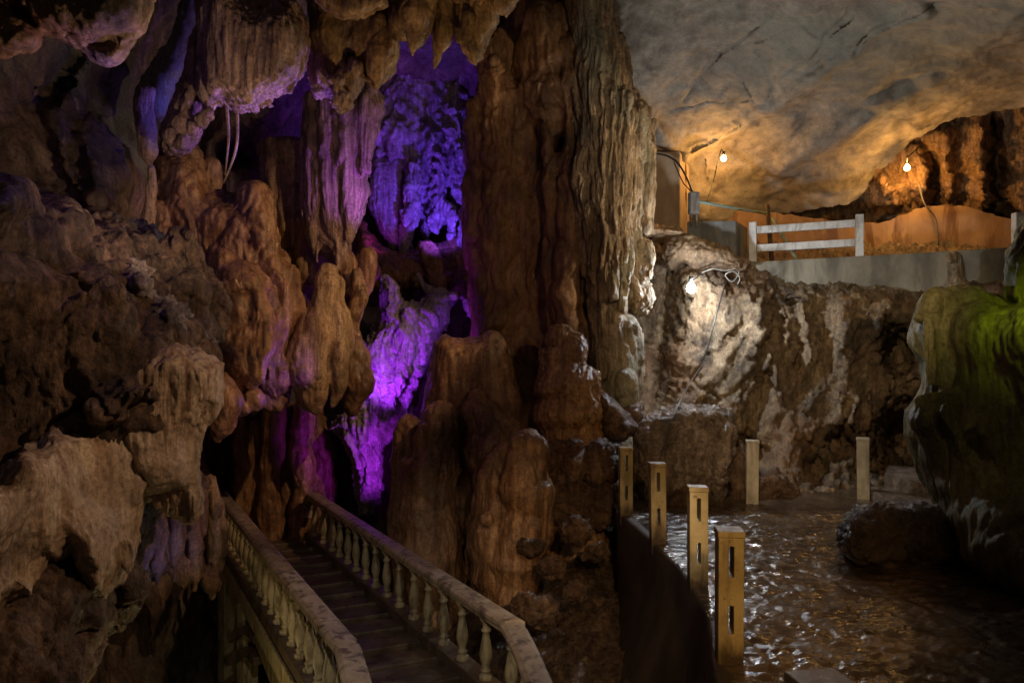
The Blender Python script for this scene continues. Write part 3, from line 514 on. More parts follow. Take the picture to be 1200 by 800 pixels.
rock('slanting_rib', 'brown slanting rib of rock running down the seam of column and vault', 'rock',
    [limb([(700, 10, 6), (716, 45, 8), (726, 80, 8), (730, 98, 5)], 12.6), limb([(690, 25, 5), (705, 50, 5), (715, 75, 4)], 12.5)], .02, M['ochre'], FL(.03, 182, 5), 1)
# ================================================================== stalagmites
GS = 'stalagmites in the middle of the cave'
rock('stalagmite', 'broad dark flat-capped stalagmite at the back of the central group', 'stalagmite',
    [slab([(508, 402), (520, 392), (545, 396), (572, 392), (590, 397), (596, 412), (600, 440), (606, 475), (612, 520), (600, 700), (480, 700), (485, 520), (500, 450)], 12.5, .7, 28), limb([(578, 402, 14), (580, 440, 18), (588, 480, 20), (596, 520, 18)], 12.1), ball(522, 400, 9, 12.4)],
    .024, M['brown'], [('billow', .035, (6, 6, .8), 4, 191, .15), ('fbm', .1, (1.1, 1.1, .7), 3, 192), ('fbm', .018, (14, 14, 8), 3, 193)], 3, GS)
rock('stalagmite', 'middle brown hump leaning against the flat-capped stalagmite', 'stalagmite',
    [limb([(560, 466, 10), (562, 480, 22), (575, 510, 34), (590, 560, 40), (590, 680, 44)], 11.6), limb([(536, 470, 14), (540, 520, 22), (540, 600, 30)], 12)], .022, M['brown'], SM(.07, 195), 4, GS)
rock('stalagmite', 'small rounded knob standing between the middle hump and the front bulge', 'stalagmite',
    [limb([(570, 488, 8), (572, 500, 14), (574, 530, 18), (574, 600, 22)], 11.1), limb([(560, 515, 9), (558, 540, 9)], 11.1)], .02, M['brown'], FL(.03, 197, 5), 3, GS)
rock('stalagmite', 'large rounded stalagmite bulge in front, lit along its right side', 'stalagmite',
    [limb([(620, 520, 18), (618, 550, 28), (616, 600, 30), (610, 650, 30), (604, 700, 26)], 10.4, .9), limb([(632, 520, 10), (634, 535, 12), (630, 560, 14)], 10.3), limb([(592, 528, 12), (580, 560, 22), (578, 620, 26), (584, 700, 30)], 10.7), ball(571, 607, 8, 10.2), ball(611, 519, 9, 10.3)],
    .018, M['brown'], [('fbm', .10, (1.5, 1.5, 1.1), 3, 201), ('billow', .025, (5, 5, .6), 3, 202, .2), ('billow', .012, (14, 14, 2), 3, 203)], 4, GS)
rock('stalagmite', 'dark wide stalagmite at the left of the central group beside the magenta cascade', 'stalagmite',
    [limb([(510, 490, 18), (508, 520, 26), (500, 600, 36), (500, 720, 46)], 11.4), limb([(480, 500, 14), (474, 560, 18), (472, 700, 24)], 12)], .026, M['brown'], SM(.08, 205), 4, GS)
rock('stalagmite', 'tall rough-skinned domed stalagmite right of the central group, lit on its right edge', 'stalagmite',
    [limb([(655, 398, 16), (663, 412, 28), (667, 450, 36), (668, 500, 36), (672, 540, 38), (670, 640, 42)], 11.8, .9), limb([(690, 440, 10), (694, 500, 10), (696, 530, 12)], 11.7)],
    .02, M['brown'], [('billow', .045, (6, 6, 1.1), 4, 207, .2), ('fbm', .05, (1.6, 1.6, 1), 3, 208), ('billow', .03, (11, 11, 9), 3, 209)], 2, GS)
rock('cauliflower_rock', 'wet cauliflower-like knobs at the foot of the tall domed stalagmite', 'rock',
    [ball(a, b, r, yy) for a, b, r, yy in ((655, 532, 14, 11.2), (672, 528, 13, 11.1), (690, 540, 14, 11.2), (706, 534, 15, 11.1), (716, 548, 14, 11), (700, 555, 14, 11), (670, 548, 14, 11), (645, 548, 14, 11.2), (722, 530, 9, 11.3), (660, 580, 30, 11.3), (700, 590, 30, 11.3))],
    .02, M['wet'], [('billow', .07, (6, 6, 5), 4, 211, .1), ('fbm', .03, (14, 14, 14), 3, 212)], 1)
# ================================================================== right: vault, upper terrace, rock face
relief('cave_ceiling', (640, 1500, -420, 300), 2.1,
    [(640, -420, 6), (640, 0, 14.5), (700, 0, 13.6), (740, 110, 14.8), (800, 190, 16.8), (815, 240, 17.2), (850, 200, 16.9), (860, 165, 16.4), (900, 250, 17.6), (1000, 240, 17), (1040, 190, 16.4), (1060, 170, 16), (1120, 140, 15.5), (1200, 110, 14.6), (900, 0, 12), (900, 100, 14.2), (1000, 120, 14.4),
     (1050, 0, 11), (1200, 0, 10), (1200, -200, 6.5), (900, -200, 8.5), (1500, -200, 5), (1500, 100, 9.5), (1500, 300, 11), (950, 180, 15.9), (1500, -420, 4), (1000, -420, 4.8), (740, 300, 17.3), (640, 300, 17)],
    M['vault'], [('fbm', .22, (.5, .5, .5), 3, 301), ('fbm', .16, (.4, .4, 1.2), 3, 302, .3, -.9), ('fbm', .07, (1.5, 1.5, 3), 4, 303, .2, -.9), ('ridge', .035, (2.4, 2.4, 4), 4, 307, .3, -.9), ('fbm', .012, (7, 7, 9), 4, 304)],
    lines=[([(803, 186), (860, 150), (915, 120), (1000, 60), (1080, 10)], -.28, 9), ([(812, 176), (870, 142)], .1, 2.5), ([(900, 112), (914, 91), (954, 64), (1000, 13)], .08, 1.7), ([(800, 115), (843, 64), (870, 44), (914, 3)], .07, 1.7), ([(700, 40), (735, 105), (775, 155), (806, 192)], -.22, 8),
           ([(885, 115), (870, 90)], .05, 1.6), ([(866, 52), (900, 42), (940, 32), (960, 46)], .05, 1.6), ([(880, 52), (900, 80), (905, 100)], .04, 1.6), ([(1000, 60), (1060, 20), (1130, -20)], .1, 1.7), ([(780, 130), (840, 112), (880, 115)], .07, 1.6), ([(860, 175), (920, 165), (1000, 110), (1100, 60)], .18, 22), ([(920, 190), (1000, 150), (1090, 100)], -.2, 14), ([(822, 190), (828, 215)], .12, 3), ([(835, 205), (842, 225)], .1, 3)],
    dents=[(1000, 180, 60, 25, .15), (930, 140, 40, 25, .12)],
    poly=[(640, -420), (1500, -420), (1500, 60), (1200, 126), (1180, 132), (1150, 138), (1120, 146), (1095, 158), (1070, 170), (1050, 185), (1035, 205), (1022, 222), (1005, 236), (985, 240), (960, 244), (930, 247), (905, 251), (890, 249), (870, 262), (740, 300), (640, 300)])
relief('cave_wall', (860, 1500, 40, 330), 2.8,
    [(860, 250, 17.9), (920, 250, 17.8), (860, 330, 19.5), (985, 220, 17.6), (1010, 240, 17.1), (1040, 200, 16.6), (1060, 230, 16.4), (1080, 180, 16.4), (1080, 240, 16.8), (1130, 160, 16.1), (1130, 230, 16.3), (1180, 140, 15.6), (1200, 240, 15.5), (1500, 40, 11), (1500, 330, 15), (985, 330, 19.5), (1100, 330, 18.9), (1200, 330, 17.6), (1100, 300, 17.8), (1180, 290, 16.9)],
    M['orange'], [('billow', .2, (2.6, 2.6, 1.2), 5, 311, .5), ('ridge', .16, (1.6, 1.6, .9), 5, 312, .4), ('billow', .08, (6, 6, 5), 4, 313, .2)],
    lines=[([(1075, 175), (1082, 235)], -.3, 7), ([(1105, 160), (1115, 230)], -.3, 8), ([(1150, 150), (1150, 240)], -.4, 10), ([(1165, 145), (1172, 250)], .5, 8), ([(1030, 215), (1045, 240)], -.25, 7), ([(1088, 180), (1095, 230)], .3, 5)])
relief('plaster_wall', (700, 1400, 180, 340), 5,
    [(700, 180, 17.8), (820, 180, 17.8), (860, 250, 17.4), (1000, 250, 16.9), (1100, 250, 16.1), (1200, 250, 15.3), (1400, 250, 13.5), (1400, 340, 13.4), (860, 340, 17.4), (1100, 340, 16)],
    M['plaster'], [('fbm', .14, (.9, .9, .9), 5, 321), ('fbm', .02, (7, 7, 7), 3, 322)],
    poly=[(700, 180), (800, 200), (835, 238), (880, 246), (1000, 262), (1035, 262), (1060, 252), (1085, 243), (1110, 241), (1135, 243), (1160, 250), (1180, 256), (1210, 258), (1400, 262), (1400, 340), (700, 340)],
    label='low orange-stained plaster wall with a humped top behind the upper walkway', cat='wall', kind=None)
# rock face below the walkway
CF = [(690, 300, 14.6), (720, 250, 14.8), (690, 420, 14.2), (690, 640, 12.4), (760, 300, 15.0), (770, 380, 15.1), (770, 450, 14.5), (795, 300, 14.6), (790, 330, 14.5), (800, 350, 14.2), (850, 322, 14.5), (840, 400, 13.7), (800, 420, 13.9), (800, 480, 13.4), (860, 480, 13.2), (880, 420, 13.5), (890, 500, 13.1), (840, 560, 12.2),
      (900, 320, 15), (900, 345, 14.3), (930, 330, 14.9), (930, 350, 14.0), (1000, 345, 13.7), (1000, 330, 14.5), (1100, 335, 13.9), (1150, 325, 13.5), (1190, 318, 13.3), (1300, 320, 12.3), (1100, 350, 13.2), (1040, 355, 13.4), (940, 420, 13.3), (940, 500, 12.9), (920, 560, 12.2), (900, 595, 11.6), (980, 430, 13.2), (1000, 500, 12.9), (980, 580, 11.9), (1060, 450, 13.1), (1060, 560, 12.8), (1100, 600, 11.4), (1300, 600, 9.5), (1300, 450, 10.5), (1000, 640, 11), (850, 640, 11.2), (800, 285, 15.3), (880, 300, 15.6), (1000, 300, 15.8), (1200, 290, 14.6), (1300, 285, 13.5)]
relief('rock_face', (690, 1320, 284, 650), 2.2, CF, M['grey'],
    [('fbm', .08, (.9, .9, .6), 3, 331, .2, .6), ('ridge', .13, (2.4, 2.4, .55), 4, 337, .3, -.55), ('billow', .07, (5, 5, 1.1), 4, 332, .3, -.55), ('fbm', .05, (10, 10, 4), 4, 333, 0, -.55), ('billow', .035, (10, 10, 3), 3, 338, .2, -.55), ('crack', .10, (.7, .7, 1.1), 1, 334, .5), ('crack', .06, (1.4, 1.4, .9), 1, 336, .5), ('pit', .12, (2.2, 2.2, 2.2), 1, 335)],
    lines=[([(785, 290), (778, 380), (768, 420), (762, 490)], .7, 17), ([(885, 345), (905, 430), (925, 520), (925, 590)], -.22, 14), ([(905, 350), (912, 400)], .3, 6), ([(940, 345), (950, 420)], -.18, 12), ([(930, 350), (938, 410), (935, 430)], .35, 6),
           ([(985, 350), (992, 430), (1000, 500)], -.2, 12), ([(1040, 360), (1030, 440), (1035, 500)], -.2, 9), ([(890, 400), (860, 470), (845, 500)], -.2, 16), ([(895, 440), (880, 500), (868, 545)], .3, 8), ([(900, 350), (860, 410), (815, 470)], -.12, 7), ([(880, 345), (840, 400), (795, 450)], -.1, 6), ([(905, 400), (870, 450), (830, 480)], .14, 5), ([(1005, 470), (1000, 520)], -.25, 5), ([(1020, 460), (1022, 525)], -.2, 4), ([(982, 460), (985, 515)], -.25, 5)],
    dents=[(1050, 410, 17, 28, 1.5), (1065, 520, 32, 42, 2.4), (985, 520, 20, 18, .8), (870, 530, 26, 22, .9), (955, 545, 14, 22, .8), (1010, 545, 16, 16, .5), (960, 380, 12, 30, .25), (905, 560, 16, 16, -.4), (880, 560, 14, 20, -.5), (820, 335, 26, 16, -.2)])
# walkway: floor, parapet
def prism(name, xy, z0, z1, mat, parent=None, bev=.012):
    n = len(xy); V = [(x, y, z0) for x, y in xy]+[(x, y, z1) for x, y in xy]
    Fc = [tuple(range(n))[::-1], tuple(range(n, 2*n))]+[(i, (i+1) % n, n+(i+1) % n, n+i) for i in range(n)]
    me = np_mesh(name, V, Fc, False); b = rebase(me); o = obj(name, me, mat, loc=b)
    if bev: m = o.modifiers.new('b', 'BEVEL'); m.width = bev; m.segments = 2
    return o
def XY(px, Y): return ((px-600)/F*Y, Y)
ZT = 4.20
pa = [XY(855, 15.4), XY(930, 14.75), XY(1060, 13.95), XY(1200, 13.05), XY(1330, 12.3)]
pb = [(x+.12, y+.3) for x, y in pa]
o = prism('parapet', pa+pb[::-1], 3.45, ZT, M['concrete'], bev=.02); tag(o, 'stained concrete parapet along the edge of the upper walkway', 'parapet')
me = np_mesh('upper_floor', [(XY(700, 15.2)[0], 15.2, 4.1), (XY(855, 15.5)[0], 15.5, 4.1), (pb[1][0], pb[1][1]+.02, 4.1), (pb[3][0], pb[3][1]+.02, 4.1), (9.5, 12.8, 4.1), (10.5, 19, 4.1), (1.5, 19, 4.1)], [(0, 1, 2, 3, 4, 5, 6)], False)
tag(obj('upper_floor', me, M['concrete']), kind='structure')
# niche pillar and rock at left of walkway
a = XY(764, 15.6); b2 = XY(797, 15.6)
o = prism('plaster_pier', [XY(764, 16.0), XY(797, 16.0), XY(808, 17.0), XY(772, 17.0)], 4.0, 6.75, M['pier'], bev=.03); tag(o, 'plastered pier beside the grey junction box, orange-lit on its right face', 'pier')
rock('ledge_rock', 'flat reddish-brown ledge of rock at the foot of the plastered pier', 'rock',
    [slab([(730, 264), (748, 260), (775, 264), (800, 268), (802, 274), (775, 277), (745, 277), (728, 274)], 14.6, .6, 8)], .026, M['ochre'], RG(.03, 341, 4), 2)
rock('shadowed_rock', 'dark rock mound under the grey concrete block, in shade above the white lamp', 'rock',
    [slab([(778, 282), (805, 275), (850, 290), (862, 300), (880, 306), (870, 318), (845, 318), (820, 316), (800, 308), (785, 320), (775, 310)], 14.7, .5, 14)], .026, M['grey'], RG(.09, 343, 2.4), 3)
o = prism('concrete_block', [XY(805, 15.0), XY(862, 14.9), XY(876, 15.7), XY(815, 15.8)], 4.0, 5.02, M['boxconc'], bev=.02); tag(o, 'dark grey square concrete block at the left end of the walkway fence', 'concrete block')
# ================================================================== floor, boulders, green rock
ed = np.array([(2.0, .1), (2.6, .5), (3.2, .82), (4, 1.12), (4.83, 1.39), (5.4, 1.5), (6, 1.63), (6.8, 1.72), (7.5, 1.74), (8.4, 1.68), (9.4, 1.6), (10.35, 1.5), (12.6, 1.5)])
def edge(y): return np.interp(y, ed[:, 0], ed[:, 1])
ys = np.arange(2.0, 12.6, .024); us = np.concatenate([np.arange(0, 5.6, .024), np.arange(5.6, 9, .08)])
U, Yg = np.meshgrid(us, ys); Xg = edge(Yg)+U*(.72+.05*(Yg-2)); Xg = np.where(U == 0, Xg, Xg)
p0 = np.stack([Xg.ravel(), Yg.ravel(), 0*Xg.ravel()], 1)
h = .035*octs(p0*np.array((.9, .9, 1)), 'fbm', 3, 401)+.034*octs(p0*np.array((3.0, 5.6, 1))+.35*perlin(p0*1.7, 409)[:, None], 'billow', 4, 402, .55)+.014*octs(p0*np.array((9, 14, 1)), 'ridge', 3, 403)-.012*np.exp(-(perlin(p0*np.array((1.1, .8, 1))+3, 405)/.03)**2)
flat = np.clip((p0[:, 1]-10.2)/.8, 0, 1)+np.exp(-((p0[:, 0]-1.9)**2/.25+(p0[:, 1]-9.2)**2/1.2)); h *= 1-.75*np.clip(flat, 0, 1)
p0[:, 2] = h; ny, nx = U.shape; idx = np.arange(nx*ny).reshape(ny, nx)
q = np.stack([idx[:-1, :-1], idx[:-1, 1:], idx[1:, 1:], idx[1:, :-1]], -1).reshape(-1, 4)
m, nt, b = newmat('wet_trampled_floor'); u = mapped(nt, (1, 1, 1))
col = ramp(nt, noise(nt, u, 1.1, 6, .6, .5), [(.35, (.035, .023, .015)), (.55, (.10, .068, .042)), (.72, (.17, .12, .078))]); nt.links.new(col, b.inputs['Base Color'])
nt.links.new(ramp(nt, noise(nt, u, 2.3, 5, .6), [(.42, (.13,)*3), (.62, (.36,)*3)]), b.inputs['Roughness']); b.inputs['Specular IOR Level'].default_value = .6
v2 = mapped(nt, (1, 1.7, 1), (0, 0, .3)); bp = N(nt, 'ShaderNodeBump'); bp.inputs['Strength'].default_value = .5; bp.inputs['Distance'].default_value = .03
nt.links.new(noise(nt, v2, 9, 4, .6, .3), bp.inputs['Height']); nt.links.new(bp.outputs[0], b.inputs['Normal'])
M['floor'] = m
tag(obj('floor', np_mesh('floor', p0, q), M['floor']), kind='structure')
# retaining wall under the floor edge
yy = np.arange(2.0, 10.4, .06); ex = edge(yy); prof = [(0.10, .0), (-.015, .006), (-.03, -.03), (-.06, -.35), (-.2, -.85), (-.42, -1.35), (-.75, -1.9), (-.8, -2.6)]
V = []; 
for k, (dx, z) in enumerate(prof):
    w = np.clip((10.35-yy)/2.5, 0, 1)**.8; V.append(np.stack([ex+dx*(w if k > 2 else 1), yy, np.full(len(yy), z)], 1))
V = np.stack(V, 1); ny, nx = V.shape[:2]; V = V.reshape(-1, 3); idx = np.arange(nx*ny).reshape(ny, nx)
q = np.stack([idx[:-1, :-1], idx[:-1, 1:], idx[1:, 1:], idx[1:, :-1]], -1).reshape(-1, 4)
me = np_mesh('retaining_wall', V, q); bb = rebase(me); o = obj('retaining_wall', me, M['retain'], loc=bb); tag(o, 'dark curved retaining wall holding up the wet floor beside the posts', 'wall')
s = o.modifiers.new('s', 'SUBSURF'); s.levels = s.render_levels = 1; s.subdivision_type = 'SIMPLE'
# lower ground with rubble
gx = np.arange(-14, 2.1, .045); gy = np.concatenate([np.arange(2, 13, .045), np.arange(13, 18, .12)]); X, Yg = np.meshgrid(gx, gy)
p0 = np.stack([X.ravel(), Yg.ravel(), 0*X.ravel()], 1)
base = -1.5-.55*np.clip((-p0[:, 0]-.2)/1.0, 0, 1)-1.6*np.clip((-p0[:, 0]-1.2)/3, 0, 1)+.55*np.clip((p0[:, 1]-8.6)/2.6, 0, 1)*np.clip((p0[:, 0]+1)/1.6, 0, 1)
amp = np.clip((p0[:, 0]+1.6)/1.2, .3, 1)
hh = .28*octs(p0*.9, 'ridge', 4, 411)+.2*octs(p0*2.4, 'ridge', 5, 412)+.06*octs(p0*7, 'fbm', 3, 413)
p0[:, 2] = base+hh*amp; ny, nx = X.shape; idx = np.arange(nx*ny).reshape(ny, nx); q = np.stack([idx[:-1, :-1], idx[:-1, 1:], idx[1:, 1:], idx[1:, :-1]], -1).reshape(-1, 4)
tag(obj('lower_ground', np_mesh('lower_ground', p0, q), M['mud']), kind='structure')
WR = lambda a, s, f=2.6: [('ridge', a, (f*.7, f*.7, f*.7), 4, s, .3), ('billow', a*.7, (f*1.4, f*1.4, f*1.4), 4, s+3, .2), ('fbm', a*.35, (f*5, f*5, f*5), 3, s+6), ('crack', a*.4, (f*.5, f*.5, f), 1, s+9, .3)]
GB = 'boulders along the foot of the rock face'
rock('boulder', 'large squared boulder with a wet cracked pale top, behind the near posts', 'boulder',
    [slab([(744, 510), (752, 492), (768, 480), (800, 474), (835, 474), (858, 480), (862, 500), (862, 520), (850, 545), (835, 590), (745, 600), (740, 550)], 11.8, .65, 22), slab([(835, 508), (852, 494), (863, 502), (862, 530), (852, 560), (848, 585), (834, 590), (832, 540)], 11.3, .25, 10)],
    .02, M['boulder'], WR(.07, 421), 3, GB)
rock('boulder', 'tilted wedge-shaped rock jammed between the domed stalagmite and the squared boulder', 'boulder',
    [slab([(702, 458), (714, 462), (732, 480), (748, 498), (744, 510), (725, 520), (706, 515), (700, 495)], 11.9, .35, 14), slab([(722, 480), (742, 472), (756, 470), (756, 490), (748, 505), (735, 500)], 12.2, .25, 10)],
    .02, M['wet'], WR(.04, 425), 2, GB)
rock('boulder', 'low wet rock sitting on the floor behind the second and third posts', 'boulder',
    [limb([(806, 581, 12), (800, 590, 20), (798, 600, 22)], 10.9, .9), limb([(825, 588, 12), (822, 598, 14)], 11.0)], .016, M['wet'], WR(.035, 428), 2, GB)
rock('boulder', 'reddish ragged rock at the foot of the face, right of the pale far post', 'boulder',
    [slab([(855, 530), (868, 518), (880, 530), (892, 556), (905, 550), (918, 555), (935, 575), (940, 592), (855, 596), (850, 560)], 11.7, .35, 14)], .02, M['wet'], WR(.07, 431), 2, GB)
rock('boulder', 'dark low boulder lying on the wet floor in front of the green rock', 'boulder',
    [slab([(984, 628), (990, 606), (1005, 594), (1040, 589), (1080, 589), (1105, 595), (1120, 620), (1125, 660), (1040, 672), (1000, 662), (986, 645)], 7.9, .55, 24)], .016, M['blackwet'], WR(.07, 434)+[('ridge', .03, (6, 6, 6), 3, 437)], 2)
rock('edge_flowstone_rock', 'huge flowstone-covered rock at the right edge, lit green from the side', 'rock',
    [slab([(1068, 385, 8.6), (1080, 362), (1100, 348), (1118, 338, 8.4), (1145, 336), (1165, 342, 8.2), (1185, 352), (1215, 362, 7.4), (1300, 360, 6.6), (1420, 380, 5.6), (1420, 740, 5), (1290, 730, 6), (1200, 700, 7.0), (1162, 684, 7.3), (1130, 660, 7.5), (1108, 620, 7.8), (1092, 585, 8.1), (1078, 552, 8.3), (1064, 515, 8.5), (1062, 482, 8.5), (1074, 458, 8.6), (1076, 425, 8.7), (1066, 400, 8.7)], 8, 1.0, 75, 3.5)]
    + [limb([(1078, 372, 10), (1100, 360, 18), (1130, 352, 20), (1170, 368, 26), (1230, 390, 40)], 7.9)]
    + [limb([(x, 375, 5), (x+1, 410, 6), (x+1, 450, 5)], 7.75+.02*(i % 3)) for i, x in enumerate(range(1086, 1160, 9))]
    + [limb([(1080, 470, 12), (1120, 468, 16), (1180, 475, 22), (1260, 480, 30)], 7.6, .8), limb([(1095, 490, 22), (1110, 540, 22), (1135, 600, 22), (1160, 670, 20)], 7.6), limb([(1160, 500, 16), (1190, 560, 18), (1205, 660, 18)], 7.0, .7), limb([(1110, 480, 10), (1135, 540, 10), (1165, 600, 10), (1175, 680, 10)], 7.25, .7), ball(1090, 545, 14, 8.1)],
    .022, M['olive'], [('fbm', .12, (1, 1, .6), 3, 441), ('billow', .045, (6, 6, .5), 3, 442, .1), ('billow', .03, (2.5, 2.5, 1.2), 2, 443, .2), ('fbm', .008, (12, 12, 7), 3, 444)], 4)
rock('leaning_flowstone', 'dark glossy flowstone stub rising at the right edge above the green rock', 'flowstone',
    [slab([(1200, 250), (1260, 220), (1300, 400), (1190, 380), (1176, 345), (1180, 320), (1178, 300), (1188, 280)], 7.9, .4, 18)], .018, M['olive'], FL(.05, 447, 4), 2)
rock('ledge_stalagmite', 'small crown-topped pale stalagmite standing on the ledge below the parapet', 'stalagmite',
    [limb([(1118, 302, 9), (1119, 312, 8), (1120, 325, 8), (1122, 336, 14)], 13.2), limb([(1112, 300, 2.5), (1112, 306, 3)], 13.1), limb([(1119, 297, 2.5), (1119, 306, 3)], 13.1), limb([(1125, 300, 2.5), (1124, 306, 3)], 13.1)],
    .02, M['pale'], [('billow', .02, (8, 8, 3), 3, 449)], 1)
GR = 'rubble on the lower ground'
for k, (a, b, r, y, sq, lb) in enumerate([(678, 622, 17, 9.6, 1.1, 'dark rounded stone at the top of the rubble slope'), (625, 712, 26, 8.4, .8, 'wet shiny stone beside the near handrail'), (645, 662, 15, 9.3, .8, 'brown lump beside the front stalagmite bulge'),
                                        (700, 645, 13, 9.8, .8, 'small stone against the retaining wall'), (672, 690, 14, 8.9, .7, 'small wet stone in the middle of the rubble slope'), (620, 640, 12, 9.9, .8, 'small stone at the foot of the front stalagmite bulge')]):
    rock('rubble_stone', lb, 'stone', [slab([(a-r, b+r*.7), (a-r*1.1, b-r*.1), (a-r*.4, b-r*.9*sq), (a+r*.5, b-r*.75*sq), (a+r*1.15, b), (a+r*.9, b+r*.8), (a, b+r)], y, r*y/F*.9, r*.5)], .018, M['wet'], WR(.09, 451+k, 2.6)+[('ridge', .05, (5, 5, 5), 3, 461+k)], 1, GR)
# steps
GT = 'stone steps at the far right of the floor'
for nm, pts, z0, z1, lb in (('stone_step', [(1012, 11.6), (1095, 11.4), (1130, 9.6), (1095, 9.6), (1060, 9.7), (1040, 10.4)], -.05, .14, 'lower broad stone step behind the boulder'), ('stone_step', [(1040, 12.6), (1100, 12.4), (1120, 10.6), (1085, 10.7), (1055, 11.2), (1036, 11.6)], -.05, .33, 'upper stone step leading into the dark hollow')):
    o = prism(nm, [XY(a, b) for a, b in pts][::-1], z0, z1, M['boulder'], bev=.03); tag(o, lb, 'step', GT)
# ================================================================== posts
def cellbox(name, xs, ys_, zs, solid, mat, parent=None, bev=.006):
    """a solid made of grid cells, only its outer faces; holes stay open"""
    V = {}; vl = []; Fc = []
    def vid(i, j, k):
        if (i, j, k) not in V: V[(i, j, k)] = len(vl); vl.append((xs[i], ys_[j], zs[k]))
        return V[(i, j, k)]
    nx, ny, nz = len(xs)-1, len(ys_)-1, len(zs)-1
    S = lambda i, j, k: 0 <= i < nx and 0 <= j < ny and 0 <= k < nz and solid(i, j, k)
    for i in range(nx):
        for j in range(ny):
            for k in range(nz):
                if not S(i, j, k): continue
                for (d, q) in (((-1, 0, 0), ((0, 0, 0), (0, 0, 1), (0, 1, 1), (0, 1, 0))), ((1, 0, 0), ((1, 0, 0), (1, 1, 0), (1, 1, 1), (1, 0, 1))), ((0, -1, 0), ((0, 0, 0), (1, 0, 0), (1, 0, 1), (0, 0, 1))),
                               ((0, 1, 0), ((0, 1, 0), (0, 1, 1), (1, 1, 1), (1, 1, 0))), ((0, 0, -1), ((0, 0, 0), (0, 1, 0), (1, 1, 0), (1, 0, 0))), ((0, 0, 1), ((0, 0, 1), (1, 0, 1), (1, 1, 1), (0, 1, 1)))):
                    if not S(i+d[0], j+d[1], k+d[2]): Fc.append(tuple(vid(i+a, j+b, k+c) for a, b, c in q))
    me = np_mesh(name, vl, Fc, False); o = obj(name, me, mat, parent)
    if bev: m = o.modifiers.new('b', 'BEVEL'); m.width = bev; m.segments = 2; m.limit_method = 'ANGLE'
    return o
w = .088; sl = .018
shaft0 = cellbox('shaft', [-w, -sl, sl, w], [-w, w], [-.12, .22, .42, .62, .84, .90], lambda i, j, k: not (i == 1 and k in (1, 3)), M['post'])
cap0 = cellbox('cap', [-w-.006, w+.006], [-w-.006, w+.006], [.902, .945], lambda i, j, k: True, M['post'])
bpy.data.objects.remove(shaft0); bpy.data.objects.remove(cap0)
shm = bpy.data.meshes['shaft']; cpm = bpy.data.meshes['cap']
def addpost(x, y, rz, label, mat=None, sc=1.0):
    t = empty('concrete_post', (x, y, 0), label, 'post', 'slotted concrete posts on the edge of the wet floor', rz)
    for nm, me in (('shaft', shm), ('cap', cpm)):
        if mat: me = me.copy(); me.materials.clear(); me.materials.append(mat)
        o = obj(nm, me, None, t); b = o.modifiers.new('b', 'BEVEL'); b.width = .007; b.segments = 2; b.limit_method = 'ANGLE'
    t.scale = (sc, sc, 1); t.rotation_euler[0] = .012*math.sin(x*9); t.rotation_euler[1] = .012*math.cos(y*7); return t
M['post2'] = plainmat('pale_scuffed_concrete', (.5, .47, .4), (.34, .31, .25), .6, 4, .35, stain=(.15, .13, .1), amt=.6)
X = lambda px, Y: (px-600)/F*Y
addpost(X(854, 5.2), 5.2, -.12, 'nearest and biggest slotted concrete post, by the bottom of the picture')
addpost(X(817.5, 6.95), 6.95, -.08, 'slotted post third along the curved edge, its lower slot showing light', None, .98)
addpost(X(771, 8.55), 8.55, -.03, 'slotted post second from the far end of the curved edge')
addpost(X(733, 10.1), 10.1, 0, 'slotted post at the far corner of the curved edge, leftmost')
addpost(X(881, 10.95), 10.95, 1.35, 'pale post in front of the reddish ragged rock, casting a shadow', M['post2'])
addpost(X(1012, 11.3), 11.3, 1.1, 'far post by the stone steps, its slots facing left', M['post2'])
addpost(X(966, 2.72), 2.72, .18, 'wide dark post top poking in at the bottom edge', plainmat('shaded_post_concrete', (.1, .075, .045), None, .4, 5, .4), 1.15)  # darker copy of the post concrete, its shade put into the colour
# ================================================================== footbridge
ZR = EYE-2.6; ZD = EYE-3.45
br = empty('footbridge', (-2.6, 10.2, ZD), 'concrete footbridge with cream balustrades running away in the lower left', 'bridge')
def badd(name, V, Fc, mat, smooth=False, bev=0):
    V = np.array(V, float)-np.array(br.location); me = np_mesh(name, V, Fc, smooth); o = obj(name, me, mat, br)
    if bev: m = o.modifiers.new('b', 'BEVEL'); m.width = bev; m.segments = 2; m.limit_method = 'ANGLE'
    return o
Lf, Ln = np.array((-5.40, 13.6)), np.array((-1.50, 6.55)); Rf, Rn = np.array((-3.87, 13.99)), np.array((-.02, 7.12))
dr = (Rn-Rf)/np.linalg.norm(Rn-Rf); nrm2 = np.array((-dr[1], dr[0]))   # points towards +x (right)
if nrm2[0] < 0: nrm2 = -nrm2
def sweep(name, pts, prof, mat):
    pts = np.array(pts, float); V = []; n = len(pts); k = len(prof)
    for i in range(n):
        t = pts[min(i+1, n-1)]-pts[max(i-1, 0)]; t /= np.linalg.norm(t); s = np.cross(t, [0, 0, 1]); s /= np.linalg.norm(s); up = np.cross(s, t)
        V += [pts[i]+s*a+up*b for a, b in prof]
    Fc = [(i*k+j, i*k+(j+1) % k, (i+1)*k+(j+1) % k, (i+1)*k+j) for i in range(n-1) for j in range(k)]+[tuple(range(k))[::-1], tuple((n-1)*k+j for j in range(k))]
    return badd(name, V, Fc, mat, False, .012)
hp = [(-.085, -.06), (-.085, -.01), (-.115, .0), (-.115, .045), (-.075, .07), (.075, .07), (.115, .045), (.115, .0), (.085, -.01), (.085, -.06)]
def sm(pts, k=6):
    return catmull(np.array(pts), k)
def p3(a, z): return (a[0], a[1], z)
